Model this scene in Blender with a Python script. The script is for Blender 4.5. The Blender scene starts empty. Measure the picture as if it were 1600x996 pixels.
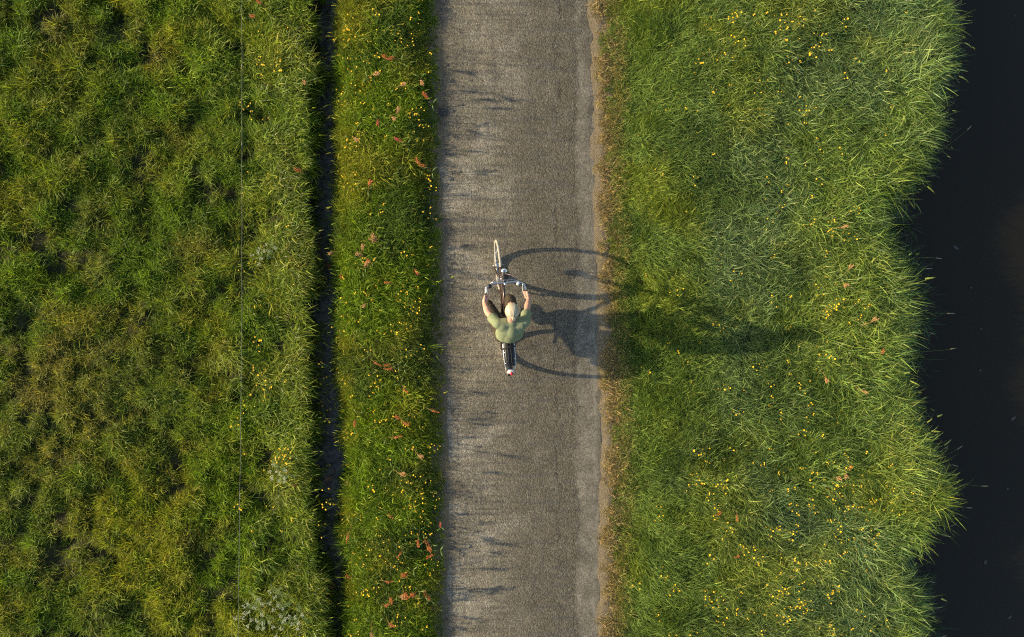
import bpy, math, random
import numpy as np
from mathutils import Vector, Matrix, Euler

R_ = math.radians
random.seed(7)
rng = np.random.default_rng(11)
SC = bpy.context.scene
COL = SC.collection

# ------------------------------------------------------------------ camera
TILT = R_(3.0)
CH = 10.0
CAM = Vector((-CH * math.tan(TILT), 0, CH))
FPX = 1100.0
cd = bpy.data.cameras.new('camera'); cam = bpy.data.objects.new('camera', cd); COL.objects.link(cam)
cd.sensor_width = 36; cd.lens = 36 * FPX / 1600.0; cd.clip_end = 2000; cd.clip_start = 0.1
cam.location = CAM; cam.rotation_euler = (0, -TILT, 0)
SC.camera = cam

# ------------------------------------------------------------------ light
SUN = Vector((-3.12, 0.22, 1.0)).normalized()
w = bpy.data.worlds.new('World'); SC.world = w; w.use_nodes = True
nt = w.node_tree; nt.nodes.clear()
sky = nt.nodes.new('ShaderNodeTexSky'); sky.sky_type = 'NISHITA'; sky.sun_disc = False
sky.sun_elevation = math.asin(SUN.z); sky.sun_rotation = math.atan2(SUN.x, SUN.y) % (2 * math.pi)
sky.air_density = 1.0; sky.dust_density = 1.5; sky.ozone_density = 1.0
bg = nt.nodes.new('ShaderNodeBackground'); bg.inputs['Strength'].default_value = 0.115
wo = nt.nodes.new('ShaderNodeOutputWorld')
nt.links.new(sky.outputs[0], bg.inputs[0]); nt.links.new(bg.outputs[0], wo.inputs[0])
sd = bpy.data.lights.new('sun', 'SUN'); sun = bpy.data.objects.new('sun', sd); COL.objects.link(sun)
sd.energy = 4.0; sd.angle = R_(1.0); sd.color = (1.0, 0.85, 0.58)
sun.rotation_euler = SUN.to_track_quat('Z', 'Y').to_euler()
sun.location = (-20, 0, 12)
SC.view_settings.view_transform = 'Standard'; SC.view_settings.look = 'None'
SC.view_settings.exposure = 1.0; SC.view_settings.gamma = 1.0
SC.cycles.max_bounces = 4; SC.cycles.diffuse_bounces = 1; SC.cycles.transmission_bounces = 2; SC.cycles.glossy_bounces = 1
SC.cycles.use_denoising = False; SC.cycles.filter_width = 1.15
SC.cycles.use_adaptive_sampling = True; SC.cycles.adaptive_threshold = .02

# ------------------------------------------------------------------ helpers
def P(px, py, z=0.0):
    """point of the photograph (1600 x 996) on the horizontal plane at height z"""
    d = Vector(((px - 800) / FPX, (498 - py) / FPX, -1.0))
    d = Matrix.Rotation(-TILT, 3, 'Y') @ d
    t = (z - CAM.z) / d.z
    return CAM + d * t

def Pn(pts, z=0.0):
    q = [P(a, b, z) for a, b in pts]
    q.sort(key=lambda v: v.y)
    return np.array([v.y for v in q]), np.array([v.x for v in q])

def lattice(x, y, scale, seed):
    g = np.random.default_rng(seed).random((256, 256))
    u = x / scale + 1000.37 * (seed % 7 + 1); v = y / scale + 771.9
    iu = np.floor(u).astype(int); iv = np.floor(v).astype(int)
    fu = u - iu; fv = v - iv
    fu = fu * fu * (3 - 2 * fu); fv = fv * fv * (3 - 2 * fv)
    a = g[iu % 256, iv % 256]; b = g[(iu + 1) % 256, iv % 256]
    c = g[iu % 256, (iv + 1) % 256]; d = g[(iu + 1) % 256, (iv + 1) % 256]
    return (a * (1 - fu) + b * fu) * (1 - fv) + (c * (1 - fu) + d * fu) * fv

def fbm(x, y, scale, seed, octv=3):
    x = np.asarray(x, float); y = np.asarray(y, float)
    s = 0; amp = 1; tot = 0
    for k in range(octv):
        s = s + amp * lattice(x, y, scale / 2 ** k, seed + 13 * k); tot += amp; amp *= 0.55
    return s / tot        # 0..1, mean .5

def sstep(a, b, x):
    t = np.clip((x - a) / (b - a), 0, 1); return t * t * (3 - 2 * t)

def tag(o, label=None, cat=None, group=None, kind=None):
    if label: o['label'] = label
    if cat: o['category'] = cat
    if group: o['group'] = group
    if kind: o['kind'] = kind
    return o

class MB:
    def __init__(s): s.v = []; s.f = []; s.c = []
    def add(s, verts, faces, col=None):
        n = len(s.v); s.v += [tuple(p) for p in verts]; s.f += [tuple(i + n for i in f) for f in faces]
        s.c += [col] * len(verts)
    def tube(s, pts, r, seg=8, cap=True, col=None, closed=False):
        pts = [Vector(p) for p in pts]; n = len(pts)
        rs = r if isinstance(r, (list, tuple)) else [r] * n
        vs = []; up = None
        for i, p in enumerate(pts):
            if closed: d = pts[(i + 1) % n] - pts[i - 1]
            else: d = pts[min(i + 1, n - 1)] - pts[max(i - 1, 0)]
            d.normalize()
            if up is None:
                up = Vector((0, 0, 1)) if abs(d.z) < .9 else Vector((1, 0, 0))
            a = d.cross(up)
            if a.length < 1e-5: a = d.orthogonal()
            a.normalize(); b = a.cross(d).normalized(); up = b
            for k in range(seg):
                t = 2 * math.pi * k / seg
                vs.append(p + (a * math.cos(t) + b * math.sin(t)) * rs[i])
        fs = []
        for i in range(n if closed else n - 1):
            j = (i + 1) % n
            for k in range(seg):
                k2 = (k + 1) % seg
                fs.append((i * seg + k, i * seg + k2, j * seg + k2, j * seg + k))
        if cap and not closed:
            fs.append(tuple(range(seg - 1, -1, -1))); fs.append(tuple((n - 1) * seg + k for k in range(seg)))
        s.add(vs, fs, col)
    def capsule(s, a, b, ra, rb, seg=20):
        a = Vector(a); b = Vector(b); d = (b - a); L = d.length; d = d.normalized() if L > 1e-6 else Vector((0, 0, 1))
        pts = []; rs = []
        for k in range(7):
            t = -math.pi / 2 + (math.pi / 2) * k / 6 + (0.06 if k == 0 else 0)
            pts.append(a + d * math.sin(t) * ra); rs.append(max(ra * math.cos(t), ra * .05))
        for k in range(7):
            t = (math.pi / 2) * k / 6 - (0.06 if k == 6 else 0)
            pts.append(b + d * (math.sin(t) * rb + 1e-5)); rs.append(max(rb * math.cos(t), rb * .05))
        s.tube(pts, rs, seg)
    def ellipsoid(s, c, r, rot=None, seg=24, rings=14, col=None):
        c = Vector(c); vs = [Vector((0, 0, -1))]; fs = []
        for i in range(1, rings):
            t = -math.pi / 2 + math.pi * i / rings
            for k in range(seg):
                p = 2 * math.pi * k / seg
                vs.append(Vector((math.cos(t) * math.cos(p), math.cos(t) * math.sin(p), math.sin(t))))
        vs.append(Vector((0, 0, 1))); n = len(vs) - 1
        for k in range(seg):
            k2 = (k + 1) % seg
            fs.append((0, 1 + k2, 1 + k)); fs.append((n, n - seg + k, n - seg + k2))
            for i in range(rings - 2):
                o = 1 + i * seg
                fs.append((o + k, o + k2, o + seg + k2, o + seg + k))
        out = []
        for v in vs:
            q = Vector((v.x * r[0], v.y * r[1], v.z * r[2]))
            if rot is not None: q = rot @ q
            out.append(c + q)
        s.add(out, fs, col)
    def box(s, c, size, rot=None, bev=0.0):
        c = Vector(c); hx, hy, hz = [k / 2 for k in size]; b = bev
        lay = [(-hz, b), (-hz + b, 0), (hz - b, 0), (hz, b)] if b > 0 else [(-hz, 0), (hz, 0)]
        vs = []
        for z, ins in lay:
            X, Y = hx - ins, hy - ins
            q = [(X - b, -Y), (X, -Y + b), (X, Y - b), (X - b, Y), (-X + b, Y), (-X, Y - b), (-X, -Y + b), (-X + b, -Y)] if b > 0 else [(X, -Y), (X, Y), (-X, Y), (-X, -Y)]
            vs += [Vector((x, y, z)) for x, y in q]
        m = 8 if b > 0 else 4; L = len(lay); fs = []
        for i in range(L - 1):
            for k in range(m):
                k2 = (k + 1) % m; fs.append((i * m + k, i * m + k2, (i + 1) * m + k2, (i + 1) * m + k))
        fs.append(tuple(range(m - 1, -1, -1))); fs.append(tuple((L - 1) * m + k for k in range(m)))
        s.add([c + (rot @ v if rot is not None else v) for v in vs], fs)
    def mesh(s, name, mat=None, smooth=True):
        me = bpy.data.meshes.new(name); me.from_pydata(s.v, [], s.f); me.update()
        if smooth: me.polygons.foreach_set('use_smooth', [True] * len(me.polygons))
        if any(c is not None for c in s.c):
            at = me.attributes.new('bc', 'FLOAT_COLOR', 'POINT')
            at.data.foreach_set('color', np.array([(c if c is not None else (1, 1, 1, 1)) for c in s.c], dtype=np.float32).ravel())
        if mat: me.materials.append(mat)
        return me
    def build(s, name, mat=None, parent=None, smooth=True, loc=None):
        o = bpy.data.objects.new(name, s.mesh(name, mat, smooth)); COL.objects.link(o)
        if parent: o.parent = parent
        if loc is not None: o.location = loc
        return o

def grid_mesh(name, X, Y, Z, mat):
    ny, nx = X.shape
    v = np.stack([X.ravel(), Y.ravel(), Z.ravel()], 1)
    i = np.arange(ny * nx).reshape(ny, nx)
    f = np.stack([i[:-1, :-1].ravel(), i[:-1, 1:].ravel(), i[1:, 1:].ravel(), i[1:, :-1].ravel()], 1)
    me = bpy.data.meshes.new(name)
    me.vertices.add(len(v)); me.vertices.foreach_set('co', v.astype(np.float32).ravel())
    me.loops.add(f.size); me.loops.foreach_set('vertex_index', f.astype(np.int32).ravel())
    me.polygons.add(len(f)); me.polygons.foreach_set('loop_start', (np.arange(len(f)) * 4).astype(np.int32))
    me.polygons.foreach_set('use_smooth', np.ones(len(f), bool))
    me.update(calc_edges=True); me.validate(); me.materials.append(mat)
    o = bpy.data.objects.new(name, me); COL.objects.link(o); return o

# node helpers
def newmat(name):
    m = bpy.data.materials.new(name); m.use_nodes = True
    t = m.node_tree; b = t.nodes['Principled BSDF']; return m, t, b
def pmat(name, col, rough=0.5, metal=0.0, spec=0.5, bump=0, bscale=200, var=0.0, coat=0):
    m, t, b = newmat(name)
    b.inputs['Base Color'].default_value = (*col, 1); b.inputs['Roughness'].default_value = rough
    b.inputs['Metallic'].default_value = metal; b.inputs['Specular IOR Level'].default_value = spec
    b.inputs['Coat Weight'].default_value = coat
    tc = t.nodes.new('ShaderNodeTexCoord'); n = t.nodes.new('ShaderNodeTexNoise'); n.inputs['Scale'].default_value = bscale; n.inputs['Detail'].default_value = 4
    t.links.new(tc.outputs['Object'], n.inputs['Vector'])
    if var:
        mx = t.nodes.new('ShaderNodeMix'); mx.data_type = 'RGBA'; mx.blend_type = 'MULTIPLY'; mx.inputs[0].default_value = 1
        rp = t.nodes.new('ShaderNodeMapRange'); rp.inputs[1].default_value = .3; rp.inputs[2].default_value = .7; rp.inputs[3].default_value = 1 - var; rp.inputs[4].default_value = 1 + var
        mx.inputs[6].default_value = (*col, 1); t.links.new(n.outputs[0], rp.inputs[0]); t.links.new(rp.outputs[0], mx.inputs[7]); t.links.new(mx.outputs[2], b.inputs['Base Color'])
    if bump:
        bp = t.nodes.new('ShaderNodeBump'); bp.inputs['Strength'].default_value = bump; bp.inputs['Distance'].default_value = .003
        t.links.new(n.outputs[0], bp.inputs['Height']); t.links.new(bp.outputs[0], b.inputs['Normal'])
    return m
class NT:
    def __init__(s, t): s.t = t
    def n(s, typ, **kw):
        k = s.t.nodes.new(typ)
        for a, v in kw.items(): setattr(k, a, v)
        return k
    def l(s, a, b): s.t.links.new(a, b)
    def val(s, sock, x):
        if isinstance(x, (int, float)): sock.default_value = x
        elif isinstance(x, (tuple, list)): sock.default_value = (*x, 1) if len(x) == 3 and sock.type == 'RGBA' else x
        else: s.l(x, sock)
    def math(s, op, a, b=0, c=0, clamp=False):
        k = s.n('ShaderNodeMath', operation=op); k.use_clamp = clamp
        s.val(k.inputs[0], a); s.val(k.inputs[1], b); s.val(k.inputs[2], c); return k.outputs[0]
    def mix(s, f, a, b, mode='MIX'):
        k = s.n('ShaderNodeMix', data_type='RGBA', blend_type=mode)
        s.val(k.inputs[0], f); s.val(k.inputs[6], a); s.val(k.inputs[7], b); return k.outputs[2]
    def ramp(s, x, a, b, lo=0.0, hi=1.0):
        k = s.n('ShaderNodeMapRange', interpolation_type='SMOOTHSTEP')
        s.val(k.inputs[0], x); k.inputs[1].default_value = a; k.inputs[2].default_value = b; k.inputs[3].default_value = lo; k.inputs[4].default_value = hi
        return k.outputs[0]
    def noise(s, vec, scale, det=3, rough=.55, dist=0):
        k = s.n('ShaderNodeTexNoise'); k.inputs['Scale'].default_value = scale; k.inputs['Detail'].default_value = det
        k.inputs['Roughness'].default_value = rough; k.inputs['Distortion'].default_value = dist; s.l(vec, k.inputs['Vector']); return k.outputs[0]
    def mapv(s, vec, scale=(1, 1, 1), loc=(0, 0, 0)):
        k = s.n('ShaderNodeMapping'); k.inputs['Scale'].default_value = scale; k.inputs['Location'].default_value = loc; s.l(vec, k.inputs[0]); return k.outputs[0]

# ------------------------------------------------------------------ layout lines (y -> x)
DY, DX = Pn([(507, -400), (507, 0), (508, 250), (501, 400), (499, 500), (507, 640), (508, 720), (512, 850), (518, 996), (520, 1400)])
LY, LX = Pn([(679, -400), (680, 0), (683, 130), (684, 300), (689, 480), (691, 650), (692, 850), (692, 996), (692, 1400)])
RY, RX = Pn([(926, -400), (928, 0), (934, 100), (935, 300), (940, 480), (944, 600), (947, 750), (943, 880), (941, 996), (940, 1400)])
EY, EX = Pn([(1495, -500), (1485, -200), (1482, 0), (1492, 60), (1470, 120), (1478, 200), (1448, 250), (1400, 300), (1392, 350), (1412, 420), (1425, 520), (1412, 600),
             (1440, 660), (1468, 720), (1478, 780), (1440, 840), (1422, 900), (1430, 960), (1440, 1010), (1460, 1300), (1450, 1500)])
def f_ditch(y): return np.interp(y, DY, DX) + (fbm(y, 0 * y, .7, 5) - .5) * .18
def f_dw(y): return np.interp(-y, [-8, -4.4, -1.8, 0, 1.1, 2.2, 2.9, 3.7, 4.6, 8], [.10, .10, .10, .12, .15, .16, .11, .07, .06, .08]) + (fbm(y, 0 * y + 3, .45, 6) - .5) * .18
def f_rl(y): return np.interp(y, LY, LX)
def f_rr(y): return np.interp(y, RY, RX)
def f_edge(y): return np.interp(y, EY, EX) + (fbm(y, 0 * y, .40, 9, 4) - .5) * .46 - .23

def terrain(x, y):
    x = np.asarray(x, float); y = np.asarray(y, float)
    d = x - f_ditch(y); e = x - f_edge(y); xl = f_rl(y); xr = f_rr(y)
    z = (fbm(x, y, .9, 21, 4) - .5) * .10
    # meadow: poached by cattle, hollows and tussocks
    mead = sstep(-.45, -.9, d)
    z = z + mead * ((fbm(x, y, .45, 31, 3) - .5) * .12 + (fbm(x, y, .18, 33, 2) - .5) * .16 - .05 * sstep(.62, .72, fbm(x, y, .22, 37, 2)))
    # verge crown
    vc = sstep(.2, .6, d) * sstep(xl - 0.05, xl - .5, x)
    z = z * (1 - .6 * vc) + .06 * vc
    # flat under the road and shoulder
    flat = sstep(xl - .14, xl + .02, x) * sstep(xr + .75, xr + .25, x)
    z = z * (1 - flat) + flat * (fbm(x, y, .16, 47, 3) - .5) * .014 + .013 * np.exp(-((x - xr - .035) / .06) ** 2)
    under = sstep(xl + .08, xl + .17, x) * sstep(xr - .10, xr - .2, x)
    z = z - under * .03
    # right verge
    z = z + .12 * sstep(xr + .3, xr + 1.2, x) + .05 * sstep(-2.2, -.9, e)
    # ditch
    wd_ = f_dw(y)
    cut = sstep(-wd_ - .15, -wd_ - .03, d) * sstep(wd_ + .28, wd_ - .02, d)
    z = z * (1 - cut) - .62 * cut
    # river
    z = z * (1 - sstep(-.25, .3, e)) - 1.3 * sstep(-.25, .7, e)
    return z

# ------------------------------------------------------------------ ground
def axis(lo, hi, step, far):
    a = np.arange(lo, hi + 1e-6, step)
    g = []; s = step; p = hi
    while p < far: s *= 1.25; p += s; g.append(p)
    h = []; s = step; p = lo
    while p > -far: s *= 1.25; p -= s; h.append(p)
    return np.array(h[::-1] + list(a) + g)
xs = axis(-9, 9, .045, 600); ys = axis(-6.6, 6.6, .045, 600)
GX, GY = np.meshgrid(xs, ys); GZ = terrain(GX, GY)
mg, t, b = newmat('soil'); N = NT(t)
geo = N.n('ShaderNodeNewGeometry'); pos = geo.outputs['Position']
n1 = N.noise(pos, 3, 5); n2 = N.noise(pos, 60, 5, .7)
c = N.mix(N.ramp(n1, .35, .65), (.030, .026, .014), (.035, .045, .012))
c = N.mix(N.math('MULTIPLY', N.ramp(n2, .35, .75), .6), c, (.085, .065, .035))
# sandy shoulder on the right of the road
sp = N.n('ShaderNodeSeparateXYZ'); N.l(pos, sp.inputs[0])
wob = N.math('MULTIPLY', N.math('SUBTRACT', N.noise(pos, 4, 4), .5), .22)
xx = N.math('ADD', sp.outputs[0], wob)
sh = N.math('MULTIPLY', N.ramp(xx, 1.0, 1.12), N.ramp(xx, 1.52, 1.40))
sh2 = N.math('MULTIPLY', N.ramp(xx, -1.22, -1.12), N.ramp(xx, -.7, -.85))
sand = N.mix(N.ramp(n2, .3, .7), (.15, .115, .070), (.30, .235, .145))
far = N.math('MAXIMUM', N.math('MULTIPLY', N.ramp(N.math('ABSOLUTE', sp.outputs[1]), 5.9, 6.6), N.ramp(sp.outputs[0], 6.2, 5.6)), N.ramp(sp.outputs[0], -8.6, -9.3))
c = N.mix(far, c, N.mix(N.ramp(n2, .3, .7), (.045, .075, .012), (.14, .18, .02)))
c = N.mix(N.math('MAXIMUM', sh, N.math('MULTIPLY', sh2, .7)), c, sand)
N.l(c, b.inputs['Base Color']); b.inputs['Roughness'].default_value = .95; b.inputs['Specular IOR Level'].default_value = .15
bp = N.n('ShaderNodeBump'); bp.inputs['Strength'].default_value = .8; bp.inputs['Distance'].default_value = .02; N.l(n2, bp.inputs['Height']); N.l(bp.outputs[0], b.inputs['Normal'])
tag(grid_mesh('ground', GX, GY, GZ, mg), kind='structure')

# ------------------------------------------------------------------ road
mr, t, b = newmat('asphalt'); N = NT(t)
geo = N.n('ShaderNodeNewGeometry'); pos = geo.outputs['Position']
sp = N.n('ShaderNodeSeparateXYZ'); N.l(pos, sp.inputs[0]); X = sp.outputs[0]; Y = sp.outputs[1]
big = N.noise(pos, .9, 4, .6); med = N.noise(pos, 4.5, 4, .6)
streak = N.noise(N.mapv(pos, (.9, 14, 1)), 1.0, 4, .6)
vst = N.noise(N.mapv(pos, (9, .5, 1)), 1.0, 3, .5)
vor = N.n('ShaderNodeTexVoronoi'); vor.inputs['Scale'].default_value = 62; N.l(pos, vor.inputs['Vector'])
vor2 = N.n('ShaderNodeTexVoronoi'); vor2.inputs['Scale'].default_value = 130; N.l(pos, vor2.inputs['Vector'])
grain = N.noise(pos, 48, 3, .75)
# worn, pale, dusty left wheel path; darker rough centre right
pale = N.math('MULTIPLY', N.ramp(X, -1.05, -.55), N.ramp(X, .25, -.35))
pale = N.math('MULTIPLY', pale, N.ramp(N.math('ADD', N.math('MULTIPLY', streak, .5), N.math('MULTIPLY', big, .5)), .36, .60))
base = N.mix(pale, (.120, .101, .068), (.210, .178, .120))
blot = N.ramp(N.noise(N.mapv(pos, (1.0, 1.3, 1), (4, 9, 0)), 1.1, 5, .65, .6), .47, .62)
base = N.mix(N.math('MULTIPLY', blot, N.math('MULTIPLY', N.ramp(X, .6, -.5), .75)), base, (.310, .268, .196))
base = N.mix(N.math('MULTIPLY', N.ramp(vst, .42, .70), .45), base, (.098, .086, .068))
base = N.mix(N.math('MULTIPLY', N.ramp(med, .42, .72), .40), base, (.195, .170, .126))
base = N.mix(N.math('MULTIPLY', N.ramp(streak, .52, .34), .45), base, (.088, .082, .074))
st = N.math('MULTIPLY', N.ramp(vor.outputs['Color'], .15, .95, .72, 1.40), N.ramp(grain, .33, .67, .72, 1.30))
base = N.mix(1.0, base, st, 'MULTIPLY')
# smoother patched strip along the right edge
wob = N.math('MULTIPLY', N.math('SUBTRACT', N.noise(pos, 1.3, 6, .7), .5), .42)
xx = N.math('ADD', X, wob)
strip = N.ramp(xx, .90, .99)
strip = N.math('MULTIPLY', strip, N.ramp(N.noise(N.mapv(pos, (1, .35, 1), (3, 1.2, 0)), 1.3, 2), .34, .44, .25, 1))
stc = N.mix(N.ramp(med, .35, .65), (.165, .142, .102), (.225, .193, .140))
stc = N.mix(.9, stc, N.mix(1.0, stc, N.math('MULTIPLY', N.ramp(grain, .35, .65, .66, 1.35), N.ramp(vor.outputs['Color'], .15, .95, .8, 1.25)), 'MULTIPLY'))
base = N.mix(strip, base, stc)
edge = N.math('SUBTRACT', 1, N.math('MULTIPLY', N.ramp(N.math('ABSOLUTE', N.math('SUBTRACT', xx, 1.20)), .0, .05), 1))
base = N.mix(N.math('MULTIPLY', edge, N.ramp(med, .4, .6, 0, .7)), base, (.30, .26, .19))
# cracks running along the road
def crack(x0, sc, amp, wd, sd):
    wv = N.math('MULTIPLY', N.math('SUBTRACT', N.noise(N.mapv(pos, (1, 1, 1), (sd, sd * 2.1, 0)), sc, 6, .7), .5), amp)
    dd = N.math('ABSOLUTE', N.math('SUBTRACT', N.math('ADD', X, wv), x0))
    br = N.ramp(N.noise(N.mapv(pos, (1, 1, 1), (sd * 3, 0, 0)), 1.6, 3), .44, .54)
    return N.math('MULTIPLY', N.ramp(dd, wd, wd * .2), br)
ck = N.math('MAXIMUM', crack(.66, 2.2, .55, .012, 1.0), N.math('MULTIPLY', crack(.90, 1.6, .45, .008, 5.0), .7))
ck = N.math('MAXIMUM', ck, crack(.30, 1.3, .9, .007, 9.0))
base = N.mix(N.math('MULTIPLY', ck, .6), base, (.035, .03, .025))
# dirt creeping in at both edges
de = N.math('MAXIMUM', N.ramp(N.math('ADD', X, wob), -.90, -1.02), N.math('MULTIPLY', N.ramp(xx, 1.19, 1.27), .7))
de = N.math('MULTIPLY', de, N.ramp(med, .35, .6))
base = N.mix(N.math('MULTIPLY', de, .7), base, (.13, .095, .055))
N.l(base, b.inputs['Base Color']); b.inputs['Roughness'].default_value = .85; b.inputs['Specular IOR Level'].default_value = .25
hgt = N.math('ADD', N.math('MULTIPLY', vor.outputs['Distance'], -1.0), N.math('MULTIPLY', grain, 1.2))
hgt = N.math('ADD', hgt, N.math('MULTIPLY', ck, -2.5))
bp = N.n('ShaderNodeBump'); bp.inputs['Distance'].default_value = .006
N.l(N.math('SUBTRACT', .62, N.math('MULTIPLY', strip, .42)), bp.inputs['Strength']); N.l(hgt, bp.inputs['Height']); N.l(bp.outputs[0], b.inputs['Normal'])
ry = np.concatenate([np.linspace(-60, -8, 40), np.arange(-7.9, 7.95, .03), np.linspace(8, 60, 40)])
u = np.linspace(0, 1, 70)
U, RYY = np.meshgrid(u, ry)
xl = f_rl(RYY) + (fbm(RYY, 0 * RYY, .3, 41, 4) - .5) * .07; xr = f_rr(RYY) + (fbm(RYY, 0 * RYY + 5, .35, 43, 4) - .5) * .07
RXX = xl + (xr - xl) * U
RZ = -.006 + .026 * (1 - (2 * U - 1) ** 4) + (fbm(RXX, RYY, .5, 45, 3) - .5) * .008
RZ[:, 0] = -.02; RZ[:, -1] = -.02; RXX[:, 1] = RXX[:, 0] + .006; RXX[:, -2] = RXX[:, -1] - .006
tag(grid_mesh('road', RXX, RYY, RZ, mr), kind='structure')

# ------------------------------------------------------------------ water
def watermat(name, col, spec, scale, bump):
    m, t, b = newmat(name); N = NT(t)
    geo = N.n('ShaderNodeNewGeometry'); pos = geo.outputs['Position']
    b.inputs['Roughness'].default_value = .04; b.inputs['IOR'].default_value = 1.33
    n = N.noise(pos, scale, 4, .6)
    N.l(N.mix(N.ramp(n, .35, .65), col[0], col[1]), b.inputs['Base Color'])
    bp = N.n('ShaderNodeBump'); bp.inputs['Strength'].default_value = bump; bp.inputs['Distance'].default_value = .004
    N.l(N.noise(N.mapv(pos, (1, 1, 1)), 9, 3), bp.inputs['Height']); N.l(bp.outputs[0], b.inputs['Normal'])
    return m
MW1 = watermat('river_water', ((.0115, .0092, .0060), (.0122, .0098, .0064)), .5, .5, .03)
MW1.node_tree.nodes['Principled BSDF'].inputs['Specular IOR Level'].default_value = .85; MW1.node_tree.nodes['Principled BSDF'].inputs['Specular Tint'].default_value = (1, .82, .60, 1)
MW2 = watermat('ditch_water', ((.055, .050, .042), (.150, .136, .112)), .5, 14, .15)
ax = np.array([4.2, 30, 600.]); ay = np.array([-600, -30, -8, 8, 30, 600.])
WX, WY = np.meshgrid(ax, ay); tag(grid_mesh('river_water', WX, WY, WX * 0 - .42, MW1), kind='structure')
ay = np.arange(-60, 60.1, .25); WX = np.stack([f_ditch(ay) - .5, f_ditch(ay) + .5], 1); WY = np.stack([ay, ay], 1)
tag(grid_mesh('ditch_water', WX, WY, WX * 0 - .44, MW2), kind='structure')

# ------------------------------------------------------------------ grass
def grassmat(name, trans=.35, rough=.45, spec=.35, inst=True):
    m, t, b = newmat(name); N = NT(t)
    bc = N.n('ShaderNodeAttribute', attribute_name='bc'); 
    col = bc.outputs['Color']
    if inst:
        ti = N.n('ShaderNodeAttribute', attribute_name='tint', attribute_type='INSTANCER')
        col = N.mix(1.0, ti.outputs['Color'], bc.outputs['Color'], 'MULTIPLY')
    N.l(col, b.inputs['Base Color']); b.inputs['Roughness'].default_value = rough; b.inputs['Specular IOR Level'].default_value = spec
    tr = N.n('ShaderNodeBsdfTranslucent'); N.l(N.mix(1.0, col, (1.25, 1.2, .55), 'MULTIPLY'), tr.inputs[0])
    ms = N.n('ShaderNodeMixShader'); ms.inputs[0].default_value = trans
    N.l(b.outputs[0], ms.inputs[1]); N.l(tr.outputs[0], ms.inputs[2])
    N.l(ms.outputs[0], t.nodes['Material Output'].inputs['Surface']); return m
MG = grassmat('grass_blade', .38, .5, .2); MGL = grassmat('grass_long', .34, .42, .35)

def blade(V, F, C, x, y, az, L, wd, e0, e1, seg, col, tw=0.0, z0=-.01):
    """ribbon blade whose elevation runs from e0 at the root to e1 at the tip"""
    n0 = len(V); px, py, pz = x, y, z0; ds = L / seg
    for i in range(seg + 1):
        s = i / seg
        ww = wd * (1 - s ** 2.2) if i < seg else 0
        a2 = az + math.pi / 2 + tw * s
        dx, dy = math.cos(a2) * ww / 2, math.sin(a2) * ww / 2
        rz = math.sin(tw * s) * ww * .3
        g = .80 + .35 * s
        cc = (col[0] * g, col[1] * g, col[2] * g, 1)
        if i < seg:
            V.append((px - dx, py - dy, pz - rz)); V.append((px + dx, py + dy, pz + rz)); C.append(cc); C.append(cc)
        else:
            V.append((px, py, pz)); C.append(cc)
        e = e0 + (e1 - e0) * s
        px += math.cos(e) * math.cos(az) * ds; py += math.cos(e) * math.sin(az) * ds; pz += math.sin(e) * ds
    for i in range(seg - 1):
        a = n0 + 2 * i; F.append((a, a + 1, a + 3, a + 2))
    a = n0 + 2 * (seg - 1); F.append((a, a + 1, a + 2))
    return (px, py, pz)

def tuft_mesh(name, mat, n, r, L, W, E0, E1, spread, seg=4, cols=None, heads=0, leafy=0):
    V = []; F = []; C = []
    for k in range(n):
        a = random.uniform(0, 6.283); q = r * math.sqrt(random.random())
        az = random.gauss(0, spread) if spread < 3 else random.uniform(0, 6.283)
        v = random.choice((.45, .65, .85, 1.0, 1.1, 1.3, 1.6)) * random.uniform(.9, 1.1); h = random.uniform(-.12, .12)
        u = random.random()
        if u < .10: cb = (1.5 * v, 1.2 * v, 1.3 * v)       # straw blade
        elif u < .2: cb = (.75 * v, .85 * v, 1.0 * v)       # bluish
        else: cb = (v * (1 + h), v, v * (1 - h))
        l = random.uniform(*L) * (1.25 if random.random() < .08 else 1)
        tip = blade(V, F, C, q * math.cos(a), q * math.sin(a), az, l, random.uniform(*W), R_(random.uniform(*E0)), R_(random.uniform(*E1)), seg, cb, random.uniform(-1.2, 1.2))
        if random.random() < heads:
            blade(V, F, C, tip[0], tip[1], az + random.uniform(-.2, .2), random.uniform(.05, .09), random.uniform(.008, .013), R_(10), R_(-40), 3, (1.9, 1.6, 1.6), 0, tip[2])
    for k in range(leafy):
        a = random.uniform(0, 6.283); q = r * 1.1 * math.sqrt(random.random()); z = random.uniform(.01, L[1] * .6)
        s = random.uniform(.008, .018); az = random.uniform(0, 6.283); til = random.uniform(-.5, .5)
        v = random.uniform(.8, 1.3); cc = (.9 * v, 1.05 * v, .9 * v, 1)
        n0 = len(V); cx, cy = q * math.cos(a), q * math.sin(a)
        for j in range(6):
            tt = j * math.pi / 3; lx = math.cos(tt) * s * 1.5; ly = math.sin(tt) * s * .8
            V.append((cx + lx * math.cos(az) - ly * math.sin(az), cy + lx * math.sin(az) + ly * math.cos(az), z + lx * til)); C.append(cc)
        F.append(tuple(range(n0, n0 + 6)))
    me = bpy.data.meshes.new(name); me.from_pydata(V, [], F); me.update()
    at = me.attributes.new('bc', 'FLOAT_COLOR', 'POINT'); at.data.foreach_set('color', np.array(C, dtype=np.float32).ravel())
    me.materials.append(mat); return me

def protos(prefix, k, *a, **kw):
    c = bpy.data.collections.new(prefix)
    for i in range(k):
        o = bpy.data.objects.new('%s_tuft' % prefix, tuft_mesh(prefix, *a, **kw)); c.objects.link(o)
    return c

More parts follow.
